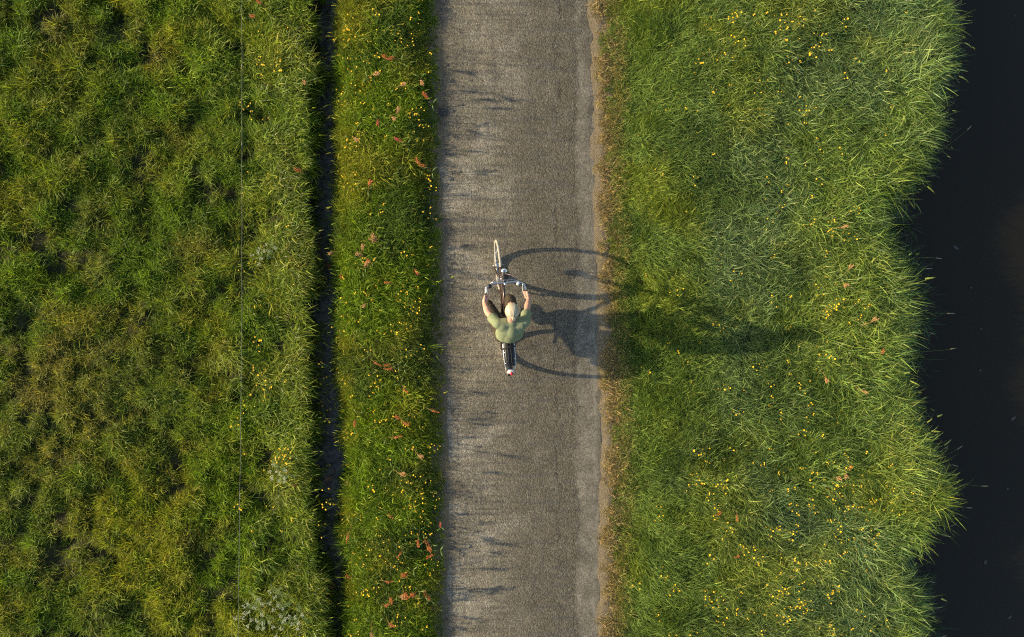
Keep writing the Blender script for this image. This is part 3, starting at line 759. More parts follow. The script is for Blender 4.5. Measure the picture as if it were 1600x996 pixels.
M_trou = cloth('dark_trousers', (.046, .034, .022), (.070, .052, .032), 20, .4)
M_shoe = cloth('dark_shoe', (.02, .018, .016), (.035, .03, .026), 40, .2)

def bake(o, voxel, smooth=4):
    md = o.modifiers.new('r', 'REMESH'); md.mode = 'VOXEL'; md.voxel_size = voxel; md.use_smooth_shade = True
    if smooth: s_ = o.modifiers.new('s', 'SMOOTH'); s_.factor = .5; s_.iterations = smooth
    dg = bpy.context.evaluated_depsgraph_get(); ev = o.evaluated_get(dg)
    me = bpy.data.meshes.new_from_object(ev); old = o.data; o.modifiers.clear(); o.data = me
    me.polygons.foreach_set('use_smooth', [True] * len(me.polygons)); return o
def wrinkle(o, amp, scale, seed):
    me = o.data; n = len(me.vertices); co = np.zeros(n * 3); me.vertices.foreach_get('co', co); co = co.reshape(-1, 3)
    no = np.zeros(n * 3); me.vertices.foreach_get('normal', no); no = no.reshape(-1, 3)
    f = (np.abs(fbm(co[:, 0] + co[:, 2] * .6, co[:, 1] * 1.3 - co[:, 2], scale, seed, 2) - .5) * 2) ** .7 + .5 * fbm(co[:, 1], co[:, 2] + co[:, 0], scale * .7, seed + 3, 2)
    co += no * (f - .6)[:, None] * amp; me.vertices.foreach_set('co', co.ravel()); me.update()

SH = {-1: Vector((-.168, -.125, 1.405)), 1: Vector((.168, -.125, 1.405))}
EL = {-1: Vector((-.262, .015, 1.215)), 1: Vector((.235, .030, 1.190))}
def griploc(s):
    q = barpts(s); return q[-2] + (q[-1] - q[-2]) * .55, (q[-2] - q[-1]).normalized()
WRS = {}
for s in (-1, 1):
    g, ax_ = griploc(s); WRS[s] = g - ax_ * .060 + Vector((s * .016, 0, .034))
HIP = {-1: Vector((-.085, -.255, .975)), 1: Vector((.085, -.255, .975))}
AN = {1: PR + Vector((-.018, -.115, .085)), -1: PL + Vector((.018, -.105, .105))}
def knee(h, a, l1, l2, out):
    d = a - h; L = d.length; L = min(L, l1 + l2 - .002); dn = d.normalized()
    t_ = (l1 * l1 - l2 * l2 + L * L) / (2 * L); hh = math.sqrt(max(l1 * l1 - t_ * t_, 0))
    f = Vector((out, 1, .3)); f = (f - dn * f.dot(dn)).normalized(); return h + dn * t_ + f * hh
KN = {1: knee(HIP[1], AN[1], .46, .45, -.12), -1: knee(HIP[-1], AN[-1], .48, .48, -.42)}
HC = Vector((.0, .018, 1.590)); HR = Matrix.Rotation(R_(-18), 3, 'X')
b_ = MB()
# pelvis, trunk, neck
b_.capsule((-.075, -.262, 1.00), (.075, -.262, 1.00), .105, .105)
b_.capsule((-.05, -.25, 1.03), (-.06, -.165, 1.33), .092, .105); b_.capsule((.05, -.25, 1.03), (.06, -.165, 1.33), .092, .105)
b_.capsule((-.14, -.13, 1.395), (.14, -.13, 1.395), .058, .058)
b_.capsule((0, -.12, 1.40), (0, -.035, 1.53), .052, .050)
# head: skull, jaw, nose, ears, brow
b_.ellipsoid(HC, (.074, .094, .098), HR); b_.ellipsoid(HC + HR @ Vector((0, .035, -.060)), (.052, .052, .056), HR)
b_.capsule(HC + HR @ Vector((0, .092, .0)), HC + HR @ Vector((0, .108, -.028)), .008, .014, 12)
b_.capsule(HC + HR @ Vector((-.03, .080, .018)), HC + HR @ Vector((.03, .080, .018)), .014, .014, 12)
b_.capsule(HC + HR @ Vector((-.018, .086, -.052)), HC + HR @ Vector((.018, .086, -.052)), .008, .008, 10)
for s in (-1, 1): b_.ellipsoid(HC + HR @ Vector((s * .076, .002, -.012)), (.011, .018, .030), HR)
for s in (-1, 1):
    e, w_, sh_ = EL[s], WRS[s], SH[s]
    b_.capsule(sh_, sh_.lerp(e, .45), .052, .044); b_.capsule(sh_.lerp(e, .45), e, .045, .036)
    b_.capsule(e, e.lerp(w_, .35), .040, .042); b_.capsule(e.lerp(w_, .35), w_, .042, .027)
    # legs
    h, k, a = HIP[s], KN[s], AN[s]
    b_.capsule(h, k, .082, .052); b_.capsule(k, k.lerp(a, .35), .052, .050); b_.capsule(k.lerp(a, .35), a, .050, .034)
    b_.capsule(a, a + Vector((0, .11, -.05)), .032, .026)
    # hand closed round the grip
    g, ax_ = griploc(s); up_ = Vector((0, 0, 1)) - ax_ * ax_.z; up_.normalize(); sd_ = Vector((s, 0, 0)); sd_ = (sd_ - ax_ * sd_.dot(ax_)).normalized()
    def gp(al, deg, r): return g + ax_ * al + (sd_ * math.cos(R_(deg)) + up_ * math.sin(R_(deg))) * r
    kn = [gp(.040, 74, .036), gp(.015, 66, .039), gp(-.010, 58, .038), gp(-.033, 48, .034)]
    for i in range(4):
        b_.capsule(w_ + (kn[i] - w_) * .1, kn[i], .0205, .0145, 12)       # metacarpals make the palm and back of the hand
    b_.capsule(w_, gp(-.03, 20, .030), .025, .017, 12); b_.capsule(kn[1], gp(-.02, 10, .026), .012, .014, 12)
    al = [.046, .020, -.007, -.033]; fl = [1.0, 1.08, 1.03, .85]; fr = [.0102, .0106, .0100, .0090]
    for i in range(4):
        st = [kn[i], gp(al[i], 66 + 76 * fl[i], .031), gp(al[i] - .003, 66 + 150 * fl[i], .028), gp(al[i] - .004, 66 + 205 * fl[i], .026)]
        # fingers pass over the top, down the inner side and back under the grip
        for j in range(3): b_.capsule(st[j], st[j + 1], fr[i] * (1 - .08 * j), fr[i] * (.92 - .08 * j), 12)
    tb = [w_ + ax_ * .012 + Vector((-s * .012, 0, -.006)), gp(-.008, 120, .034), gp(.026, 150, .032), gp(.046, 165, .028)]
    for j, (ra, rb) in enumerate(((.0175, .0145), (.0140, .0120), (.0118, .0095))): b_.capsule(tb[j], tb[j + 1], ra, rb, 12)
person = b_.build('person', M_skin); person.matrix_world = FRAME
bake(person, .0034, 5)
tag(person, 'blonde rider in green t-shirt and dark trousers gripping the handlebar', 'person')
def child(mb, name, mat, voxel=None, sm=4):
    o = mb.build(name, mat)
    if voxel: bake(o, voxel, sm)
    o.parent = person; return o
# t-shirt
m = MB()
m.capsule((-.066, -.262, 1.035), (.066, -.262, 1.035), .116, .116)
m.capsule((-.052, -.262, 1.06), (-.064, -.175, 1.335), .104, .114); m.capsule((.052, -.262, 1.06), (.064, -.175, 1.335), .104, .114)
m.capsule((-.142, -.132, 1.398), (.142, -.132, 1.398), .070, .070); m.capsule((0, -.20, 1.33), (0, -.125, 1.41), .10, .072); m.capsule((0, -.275, 1.08), (0, -.200, 1.33), .118, .124); m.capsule((-.06, -.185, 1.34), (-.11, -.15, 1.38), .108, .09); m.capsule((.06, -.185, 1.34), (.11, -.15, 1.38), .108, .09)
for s in (-1, 1):
    sh_, e = SH[s], EL[s]; c1 = sh_.lerp(e, .62)
    m.capsule(sh_, sh_ + (e - sh_) * .1, .066, .064); m.tube([sh_, sh_.lerp(e, .3), c1], [.066, .064, .066], 24)
ts = child(m, 't_shirt', M_shirt, .006, 14); wrinkle(ts, .006, .17, 3)
for v in ts.data.vertices:      # neckline: open the cloth round the neck
    d = (v.co - Vector((0, -.095, 1.44))); 
    if d.length < .075 and v.co.z > 1.40: v.co -= Vector((0, .004, .010)) * (1 - d.length / .075)
# trousers
m = MB(); m.capsule((-.078, -.262, .985), (.078, -.262, .985), .122, .122)
for s in (-1, 1):
    h, k, a = HIP[s], KN[s], AN[s]
    m.capsule(h, k, .108, .076); m.tube([k + (h - k) * .05, k, k.lerp(a, .4), k.lerp(a, .88)], [.074, .075, .066, .054], 24); m.capsule(k, k + (a - k) * .1, .076, .072)
tr_ = child(m, 'trousers', M_trou, .006, 3); wrinkle(tr_, .014, .10, 8)
# shoes
for s in (-1, 1):
    a = AN[s]; p = PR if s > 0 else PL; up0 = p.z + .014; m = MB()
    bx_ = p.x - s * .004; heel = Vector((bx_, a.y - .045, up0 + .045 + (a.z - p.z - .09) * .6)); ball = Vector((bx_, p.y + .005, up0 + .030)); toe = Vector((bx_, p.y + .075, up0 + .026))
    m.capsule(heel, ball, .036, .040); m.capsule(ball, toe, .040, .032); m.capsule(heel + Vector((0, .03, .03)), a + Vector((0, 0, -.01)), .036, .036); m.capsule(heel.lerp(ball, .4) + Vector((0, 0, .02)), ball, .036, .036)
    child(m, 'shoe', M_shoe, .005, 3)
# bracelet and eyes
w_ = WRS[1]; dv = (EL[1] - w_).normalized(); cc = w_ + dv * .035; a_ = dv.orthogonal().normalized(); c2 = dv.cross(a_)
m = MB(); m.tube([cc + (a_ * math.cos(k * .349) + c2 * math.sin(k * .349)) * .0285 for k in range(18)], .0035, 8, closed=True); child(m, 'bracelet', pmat('bracelet', (.06, .03, .02), .6))
for s in (-1, 1):
    m = MB(); m.ellipsoid(HC + HR @ Vector((s * .030, .0815, .002)), (.0125, .0125, .0125)); child(m, 'eye', M_white)
m = MB(); m.ellipsoid(HC + HR @ Vector((0, .0925, -.052)), (.020, .005, .007), HR); child(m, 'mouth', pmat('lips', (.42, .14, .11), .5))
# hair pulled back into a short tail
mh, t, b = newmat('blonde_hair'); N = NT(t); at = N.n('ShaderNodeAttribute', attribute_name='bc'); N.l(at.outputs['Color'], b.inputs['Base Color'])
b.inputs['Roughness'].default_value = .42; b.inputs['Specular IOR Level'].default_value = .4
pole = (Vector((0, -.86, .35))).normalized(); e1 = Vector((1, 0, 0)); e2 = pole.cross(e1).normalized()
m = MB(); NP = 200; NTH = 40; vs = []; fs = []
hs = [random.random() for _ in range(NP)]
for i in range(NTH + 1):
    for k in range(NP):
        ph = 2 * math.pi * k / NP; dr = e1 * math.cos(ph) + e2 * math.sin(ph)
        upn = dr.z
        tmax = R_(98 + 16 * max(0, upn) - 34 * max(0, -upn))
        th = R_(5) + (tmax - R_(5)) * min(i, NTH - 3) / (NTH - 3)
        d = pole * math.cos(th) + dr * math.sin(th); q = Vector((d.x * .086, d.y * .101, d.z * .106))
        rid = (math.sin(ph * 13 + 2 * math.sin(th * 2.3 + ph)) * .0005 + (hs[k] - .5) * .0008 + math.sin(ph * 5 + 2 * th) * .0016)
        f = 1 + rid / .09
        if i > NTH - 3: f *= (1, .95, .88)[i - (NTH - 2)] if i < NTH + 1 else 1
        vs.append(HC + HR @ (q * f + Vector((0, -.004, .002))))
        c_ = .82 + .14 * math.sin(ph * 13 + 1.3 * math.sin(th * 2.3 + ph)) + (hs[k] - .5) * .50 + .14 * math.sin(ph * 5 + 1)
        cd_ = (.61 * c_, .51 * c_, .345 * c_, 1); m.c.append(cd_)
for i in range(NTH):
    for k in range(NP): fs.append((i * NP + k, (i + 1) * NP + k, (i + 1) * NP + (k + 1) % NP, i * NP + (k + 1) % NP))
m.v = vs; m.f = fs
hair = child(m, 'hair', mh)
tp = HC + HR @ Vector((pole.x * .0835, pole.y * .106, pole.z * .106))
hd = (HR @ pole).normalized(); a_ = hd.orthogonal().normalized(); c2 = hd.cross(a_)
m = MB(); m.tube([tp + hd * .002 + (a_ * math.cos(k * .524) + c2 * math.sin(k * .524)) * .013 for k in range(12)], .005, 8, closed=True)
o = m.build('hair_tie', pmat('hair_tie', (.45, .30, .14), .7)); o.parent = hair
m = MB()
for k in range(44):
    a = random.uniform(0, 6.28); r0 = .010 * math.sqrt(random.random()); off = (a_ * math.cos(a) + c2 * math.sin(a)); fl_ = random.uniform(.8, 1.15); sp_ = random.uniform(.4, 1.3)
    c_ = random.uniform(.75, 1.2)
    m.tube([tp - hd * .005 + off * r0, tp + hd * .020 + off * (r0 + .006 * sp_), tp + hd * .034 * fl_ + off * (r0 + .010 * sp_) + Vector((.006, 0, -.030)), tp + hd * .036 * fl_ + off * (r0 + .006) + Vector((.012, 0, -.075 * fl_)), tp + hd * .025 + off * r0 * .6 + Vector((.014, .0, -.12 * fl_))], [.003, .0042, .004, .003, .001], 5, col=(.61 * c_, .51 * c_, .345 * c_, 1))
o = m.build('ponytail', mh); o.parent = hair

# ------------------------------------------------------------------ wild flowers, each plant a thing of its own
def leafmat(name, a, tr=.2, rough=.6):
    m, t, b = newmat(name); N = NT(t); tc = N.n('ShaderNodeTexCoord'); n = N.noise(tc.outputs['Object'], 40, 2)
    N.l(N.mix(N.ramp(n, .3, .7), tuple(c * .8 for c in a), tuple(min(c * 1.2, .95) for c in a)), b.inputs['Base Color']); b.inputs['Roughness'].default_value = rough; b.inputs['Specular IOR Level'].default_value = .3
    return m
M_pet = leafmat('yellow_petal', (.80, .50, .015)); M_stem = leafmat('green_stem', (.14, .20, .05)); M_sor = leafmat('sorrel_seed', (.52, .150, .035)); M_sor2 = leafmat('sorrel_seed_pale', (.50, .27, .10))
M_sor3 = leafmat('sorrel_seed_red', (.48, .08, .05)); M_umb = leafmat('white_floret', (.55, .56, .38)); M_red2 = leafmat('reddish_stem', (.26, .14, .06)); M_dead = leafmat('dry_stem', (.28, .23, .14))
def hierarchy(root):
    return [root, [hierarchy(c) for c in root.children]]
def copy_tree(h, parent=None):
    o = h[0].copy(); COL.objects.link(o)
    if parent: o.parent = parent
    for c in h[1]: copy_tree(c, o)
    return o
def empty(name, label, cat, group):
    o = bpy.data.objects.new(name, None); COL.objects.link(o); o.empty_display_size = .1; return tag(o, label, cat, group)
def flower_head(c, r, tilt):
    m = MB(); c = Vector(c); R = Euler((tilt[0], tilt[1], random.uniform(0, 6))).to_matrix()
    for k in range(5):
        a = k * 1.2566; ring = []
        for u, w_, z in ((.1, .10, 0), (.55, .52, .10), (.9, .50, .30), (1.05, .22, .42)):
            for sgn in (-1, 1): ring.append(c + R @ (Vector((math.cos(a), math.sin(a), 0)) * u * r + Vector((-math.sin(a), math.cos(a), 0)) * w_ * sgn * r + Vector((0, 0, z * r))))
        m.add(ring, [(0, 1, 3, 2), (2, 3, 5, 4), (4, 5, 7, 6)])
    m.ellipsoid(c + R @ Vector((0, 0, .1 * r)), (.30 * r, .30 * r, .22 * r), None, 8, 6); return m
def make_buttercup(nf, hmin, hmax, lean, rad, spread=.09):
    root = empty('buttercup', 'x', 'wild flower', 'x'); m = MB(); heads = []
    bz = hmin * .55; bpt = Vector((lean * .35, 0, bz)); m.tube([(0, 0, -.03), (lean * .1, 0, bz * .5), bpt], [.0025, .0022, .0020], 5)
    for k in range(nf):
        a = random.uniform(0, 6.28); q = Vector((lean + spread * math.cos(a) * random.uniform(.3, 1), spread * math.sin(a) * random.uniform(.3, 1), random.uniform(hmin, hmax)))
        m.tube([bpt, bpt.lerp(q, .5) + Vector((0, 0, .02)), q], [.0018, .0014, .0012], 5); heads.append((q, flower_head(q, rad * random.uniform(.75, 1.15), (random.uniform(-.5, .5), random.uniform(-.5, .5)))))
    m.build('stem', M_stem, root)
    for q, h in heads: h.build('flower_head', M_pet, root)
    return hierarchy(root)
def panicle(mat, base, tip, n, sz):
    m = MB(); base = Vector(base); tip = Vector(tip)
    for k in range(n):
        s_ = random.random(); c = base.lerp(tip, s_) + Vector([random.gauss(0, .009 * (1.2 - s_)) for _ in range(3)])
        m.ellipsoid(c, (sz * random.uniform(.7, 1.3),) * 2 + (sz * random.uniform(.5, 1.1),), None, 5, 4)
    return m
def make_sorrel(mat, nb, h, lean):
    root = empty('sorrel', 'x', 'wild flower', 'x'); m = MB(); top = Vector((lean, 0, h)); mid_ = Vector((lean * .45, 0, h * .6))
    m.tube([(0, 0, -.03), (lean * .12, 0, h * .3), mid_, top], [.0035, .003, .0025, .0015], 5); hd_ = []
    hd_.append((mid_.lerp(top, .3), top))
    for k in range(nb):
        s_ = random.uniform(.0, .6); b0 = mid_.lerp(top, s_); a = random.uniform(-.8, .8)
        b1 = b0 + Vector((lean * .4 + random.uniform(.02, .05) * math.cos(a), .035 * math.sin(a), random.uniform(.03, .08))); m.tube([b0, b1], [.0018, .001], 4); hd_.append((b0.lerp(b1, .3), b1))
    st_ = m.build('stem', M_red2, root)
    for k in range(3):
        m = MB(); a = k * 2.1; m.tube([(0, 0, .02 + .03 * k), (.05 * math.cos(a), .05 * math.sin(a), .07 + .03 * k), (.10 * math.cos(a), .10 * math.sin(a), .05 + .03 * k)], [.003, .010, .001], 4); m.build('leaf', M_stem, root)
    for a, b_ in hd_: panicle(mat, a, b_, random.randint(14, 26), .0044).build('seed_head', mat, root)
    return hierarchy(root)
def make_umbel(nu, h, sp_):
    root = empty('cow_parsley', 'x', 'wild flower', 'x'); m = MB(); hs_ = []; b0 = Vector((0, 0, h * .5)); m.tube([(0, 0, -.03), b0], [.005, .004], 6)
    for k in range(nu):
        a = 6.28 * k / nu + random.uniform(-.4, .4); r = sp_ * random.uniform(.3, 1); q = Vector((r * math.cos(a), r * math.sin(a), h * random.uniform(.85, 1.1))); m.tube([b0, b0.lerp(q, .5) + Vector((0, 0, .03)), q - Vector((0, 0, .02))], [.003, .0022, .002], 5)
        u = MB()
        for j in range(11):
            aa = random.uniform(0, 6.28); rr = .030 * math.sqrt((j + .5) / 11); c = q + Vector((rr * math.cos(aa), rr * math.sin(aa), random.uniform(-.003, .004)))
            u.tube([q - Vector((0, 0, .02)), c], .0008, 3, cap=False)
            for l in range(5): u.ellipsoid(c + Vector((random.gauss(0, .0035), random.gauss(0, .0035), .003)), (.0026, .0026, .0015), None, 5, 4)
        hs_.append(u)
    m.build('stem', M_stem, root)
    for k in range(5):
        m = MB(); a = random.uniform(0, 6.28); b_ = Vector((math.cos(a), math.sin(a), 0)); n_ = Vector((-b_.y, b_.x, 0)); z0 = random.uniform(.08, h * .6)
        for j in range(7):
            for sg in (-1, 1):
                p0 = b_ * (.03 + .02 * j) + Vector((0, 0, z0)); L_ = .032 * (1 - j / 9)
                m.add([p0, p0 + b_ * .012 + n_ * sg * L_ * .5, p0 + n_ * sg * L_ + b_ * .012, p0 + b_ * -.006 + n_ * sg * L_ * .5], [(0, 1, 2, 3)])
        m.build('leaf', M_stem, root, smooth=False)
    for u in hs_: u.build('umbel', M_umb, root)
    return hierarchy(root)

used = set()
WN = ['', 'one', 'two', 'three', 'four', 'five']
def where_y(py):
    v = (498 - py) / 110.0; k = int(round(abs(v) * 2)); wd = 'ahead of' if v > 0 else 'behind'
    if k == 0: return 'level with the rider'
    if k == 1: return 'half a metre %s the rider' % wd
    return '%s%s metre%s %s the rider' % (WN[k // 2], ' and a half' if k % 2 else '', '' if k == 2 else 's', wd)
def where_x(px, py):
    q = P(px, py, .25); l = float(f_rl(q.y)); r = float(f_rr(q.y)); d = float(f_ditch(q.y))
    if q.x > r:
        u = (q.x - r) / 3.6; return ['close right of the road', 'right of the road', 'on the inner bank', 'on the middle bank', 'on the outer bank', 'towards the river'][int(max(0, min(5, u * 6)))]
    if q.x > d:
        u = (q.x - d) / (l - d); return ['on the ditch rim', 'nearer the ditch', 'in mid verge', 'nearer the road', 'at the road edge'][int(max(0, min(4, u * 5)))]
    u = (d - q.x); return 'over the ditch' if u < .3 else 'left of the ditch' if u < .9 else 'by the wire'
def place(h, px, py, zt, label, group, rz=None, scale=1.0, shift=(0, 0)):
    """stand a plant so that its top (height zt above ground) appears at the photo position"""
    q = P(px, py, .0)
    g0 = float(terrain(q.x, q.y)); q = P(px, py, g0 + zt * scale); z = float(terrain(q.x - shift[0], q.y - shift[1]))
    o = h[0] if id(h[0]) not in used else copy_tree(h)
    used.add(id(h[0])); o.location = (q.x - shift[0], q.y - shift[1], z); o.rotation_euler = (0, 0, random.uniform(0, 6.28) if rz is None else rz); o.scale = (scale,) * 3
    plants.append((o, px, py, label)); o['group'] = group; return o
plants = []
BA = [make_buttercup(n, .20, .30, .02, .0105) for n in (2, 3, 3, 4, 2, 1)]
BB_ = [make_buttercup(n, .34, .44, .03, .0112) for n in (3, 4, 5, 2, 1, 4)]
BD = [make_buttercup(n, .22, .34, .26, .0105, .10) for n in (3, 4, 5)]
rs = random.Random(5)
LV = 'buttercup'; GV = 'buttercups in the verge between ditch and road'
LB = 'buttercup'; GB = 'buttercups in the grass right of the road'
LM = 'buttercup'; GM = 'buttercups left of the ditch'
LD = 'drooping buttercup'; GD = 'buttercups leaning over the ditch'
vcl = [(540, 30, 22, 3), (535, 55, 14, 4), (585, 15, 30, 2), (560, 60, 30, 3), (548, 95, 22, 4), (600, 70, 30, 2), (590, 150, 30, 3), (630, 165, 20, 2), (540, 140, 16, 3), (665, 190, 10, 3), (645, 180, 14, 2),
       (545, 205, 30, 3), (530, 275, 25, 3), (560, 272, 14, 3), (670, 285, 10, 3), (583, 340, 8, 1), (675, 335, 10, 2), (655, 350, 12, 1), (570, 415, 16, 4), (630, 390, 10, 3), (620, 455, 22, 4), (640, 475, 22, 2), (520, 460, 12, 2),
       (545, 500, 20, 2), (600, 520, 30, 2), (650, 560, 20, 2), (560, 600, 25, 3), (630, 620, 22, 2), (585, 660, 25, 3), (545, 690, 20, 3), (600, 720, 25, 2), (680, 695, 10, 2), (665, 700, 10, 1), (555, 740, 20, 3), (575, 770, 25, 2),
       (640, 790, 20, 2), (685, 775, 8, 2), (685, 790, 6, 1), (540, 810, 18, 3), (600, 850, 20, 3), (570, 865, 20, 3), (630, 885, 14, 3), (665, 830, 12, 2), (565, 930, 20, 3), (640, 930, 20, 2), (590, 915, 14, 2), (645, 950, 14, 3), (555, 985, 16, 2), (620, 975, 14, 2), (670, 985, 12, 1)]
for cx_, cy_, sp_, n in vcl:
    for k in range(n): place(rs.choice(BA), cx_ + rs.gauss(0, sp_ * .5), cy_ + rs.gauss(0, sp_ * .6), .25, LV, GV, scale=rs.uniform(.8, 1.1))
bcl = [(1150, 30, 15, 4), (1140, 55, 14, 2), (1220, 22, 14, 2), (1230, 60, 20, 2), (1245, 35, 8, 3), (1220, 30, 8, 2), (1315, 38, 10, 1), (1295, 70, 12, 2), (1270, 85, 10, 2), (1315, 115, 14, 2), (1270, 170, 10, 2), (1340, 110, 10, 1), (1080, 110, 8, 1),
       (1035, 265, 6, 1), (1285, 230, 10, 1), (1090, 300, 20, 1), (1300, 360, 22, 2), (1325, 372, 8, 3), (1290, 400, 20, 2), (1280, 450, 14, 2), (1300, 483, 16, 5), (1292, 490, 10, 3), (1310, 475, 8, 2), (1330, 325, 10, 3), (1300, 560, 8, 2), (1125, 513, 8, 2),
       (1065, 455, 16, 2), (1005, 432, 4, 1), (1012, 580, 8, 2), (1185, 572, 8, 2), (1140, 610, 20, 1), (1270, 640, 30, 1), (1270, 690, 20, 2), (1325, 717, 8, 2), (1095, 715, 14, 2), (1138, 712, 5, 2), (1090, 750, 10, 1), (1128, 765, 14, 4), (1120, 785, 12, 3), (1122, 803, 12, 5), (1025, 805, 10, 2), (1130, 830, 10, 3),
       (1310, 767, 12, 4), (1270, 793, 14, 3), (1330, 800, 10, 1), (1220, 835, 14, 2), (1310, 825, 12, 3), (1205, 820, 14, 2), (1235, 840, 10, 2), (1160, 860, 25, 4), (1120, 880, 16, 3), (1180, 880, 16, 3), (1215, 925, 16, 5), (1240, 940, 16, 5), (1255, 950, 14, 3), (1310, 920, 14, 3), (1300, 945, 14, 2), (1050, 920, 12, 3), (1040, 895, 16, 2),
       (1145, 930, 14, 3), (1110, 945, 6, 3), (1230, 975, 14, 2), (1300, 985, 14, 3), (1180, 960, 16, 2), (1190, 990, 16, 2), (1340, 950, 8, 1), (1000, 905, 10, 1)]
for cx_, cy_, sp_, n in bcl:
    for k in range(n): place(rs.choice(BB_ if cx_ > 1090 else BA), cx_ + rs.gauss(0, sp_ * .5), cy_ + rs.gauss(0, sp_ * .6), .40 if cx_ > 1090 else .26, LB, GB, scale=rs.uniform(.8, 1.05))
mcl = [(397, 95, 12, 3), (388, 160, 14, 2), (430, 100, 12, 2), (395, 180, 8, 1), (420, 280, 8, 1), (385, 160, 6, 1), (400, 540, 8, 3), (405, 600, 12, 3), (410, 620, 12, 2), (370, 660, 6, 2), (425, 715, 16, 5), (430, 730, 12, 3), (370, 798, 4, 1), (450, 700, 12, 2), (395, 575, 10, 2)]
for cx_, cy_, sp_, n in mcl:
    for k in range(n): place(rs.choice(BA), cx_ + rs.gauss(0, sp_ * .5), cy_ + rs.gauss(0, sp_ * .6), .27, LM, GM, scale=rs.uniform(.9, 1.15))
for px_, py_, rz in ((500, 86, 2.6), (484, 96, 2.5), (482, 108, 2.7), (472, 112, 2.9), (486, 152, 3.4), (498, 172, 3.2), (470, 140, 2.8), (488, 445, 2.7), (500, 452, 2.6), (482, 462, 3.0), (505, 440, 2.4), (496, 575, 3.1), (510, 570, 2.9), (505, 590, 3.3), (500, 634, 3.0), (508, 640, 3.2), (520, 655, 3.4), (504, 728, 3.1), (520, 760, 2.9), (508, 778, 3.2), (520, 775, 3.0), (500, 818, 3.1), (512, 815, 2.8), (498, 938, 3.3)):
    place(rs.choice(BD), px_, py_, .28, LD, GD, rz=rz, scale=1.0, shift=(.27 * math.cos(rz), .27 * math.sin(rz)))
SO = [make_sorrel(M_sor, 3, .34, .12), make_sorrel(M_sor, 5, .38, .08), make_sorrel(M_sor2, 4, .42, .16), make_sorrel(M_sor3, 3, .32, .10), make_sorrel(M_sor, 2, .30, .18), make_sorrel(M_sor2, 6, .38, .12)]
LS = 'orange red sorrel'; GS = 'sorrel in the verge between ditch and road'
sl_ = [(605, 172, 2), (612, 185, 2), (570, 112, 2), (608, 85, 1), (625, 85, 0), (616, 130, 2), (655, 110, 2), (590, 178, 3), (673, 152, 1), (635, 218, 3), (545, 205, 2), (658, 258, 1), (672, 262, 0), (571, 292, 1), (596, 372, 5), (592, 385, 2), (568, 415, 1), (564, 422, 5), (576, 405, 2), (560, 400, 2),
       (532, 392, 2), (520, 425, 3), (530, 423, 1), (617, 445, 0), (643, 416, 3), (582, 468, 2), (620, 574, 0), (627, 578, 4), (624, 602, 0), (622, 657, 0), (628, 660, 1), (555, 650, 0), (545, 740, 2), (530, 778, 0), (535, 782, 3), (548, 822, 4), (532, 812, 1), (525, 742, 0), (617, 820, 0), (655, 838, 0), (660, 855, 1), (672, 862, 0), (685, 872, 0), (688, 832, 3),
       (641, 903, 1), (635, 857, 4), (552, 910, 0), (590, 915, 4), (605, 935, 1), (618, 940, 5), (625, 928, 1), (655, 938, 1), (660, 945, 0), (672, 950, 0), (593, 955, 0), (578, 980, 2), (597, 976, 0), (536, 905, 4), (525, 912, 3), (640, 705, 2), (600, 690, 4), (610, 740, 2), (570, 560, 4), (662, 640, 4)]
for px_, py_, k in sl_: place(SO[k], px_ + rs.uniform(-2, 2), py_, .34, LS, GS, scale=rs.uniform(.85, 1.15))
LS2 = 'rusty red sorrel'; GS2 = 'sorrel right of the road'
for px_, py_, k in ((1330, 430, 2), (1340, 440, 5), (1360, 512, 2), (1380, 560, 0), (1298, 580, 2), (1432, 397, 0), (1335, 735, 2), (1345, 730, 0), (1330, 752, 5), (1145, 800, 4), (1160, 803, 0), (1310, 355, 2), (1172, 870, 4), (1345, 605, 2)):
    place(SO[k], px_, py_, .40, LS2, GS2, scale=rs.uniform(.8, 1.1))
LS3 = 'dark red sorrel'; GS3 = 'sorrel over the left edge of the ditch'
for px_, py_, k in ((484, 120, 3), (490, 130, 2), (486, 275, 1), (480, 278, 0), (482, 745, 3), (412, 5, 1), (378, 12, 0)): place(SO[k], px_, py_, .34, LS3, GS3)
UM = [make_umbel(n, .42, .13) for n in (5, 4, 6)]
for k, (px_, py_) in enumerate(((378, 968), (395, 945), (405, 975), (425, 938), (442, 958), (462, 972), (430, 985))):
    place(UM[k % 3], px_, py_, .42, 'white cow parsley', 'cow parsley patch by the wire')
for k, (px_, py_) in enumerate(((428, 738), (440, 746))): place(UM[k + 1], px_, py_, .40, 'white cow parsley', 'cow parsley beside the yellow flowers', scale=.9)
for k, (px_, py_) in enumerate(((405, 400), (420, 388))): place(UM[k], px_, py_, .38, 'white cow parsley', 'cow parsley at mid height of the left bank', scale=.85)

NUM = {1: 'single', 2: 'two-flowered', 3: 'three-flowered', 4: 'four-flowered', 5: 'five-flowered'}
seen = {}
for o, px_, py_, what in plants:
    q_ = 'slim ' if o.scale[0] < .9 else 'tall ' if o.scale[0] > 1.04 else ''
    if what == 'buttercup' or what == 'drooping buttercup':
        n_ = sum(1 for c_ in o.children if c_.name.startswith('flower_head')); what = NUM[max(1, min(n_, 5))] + ' ' + what
    lb_ = q_ + '%s %s, %s' % (what, where_x(px_, py_), where_y(py_)); o['label'] = lb_ if len(lb_.split()) <= 16 else lb_[len(q_):]

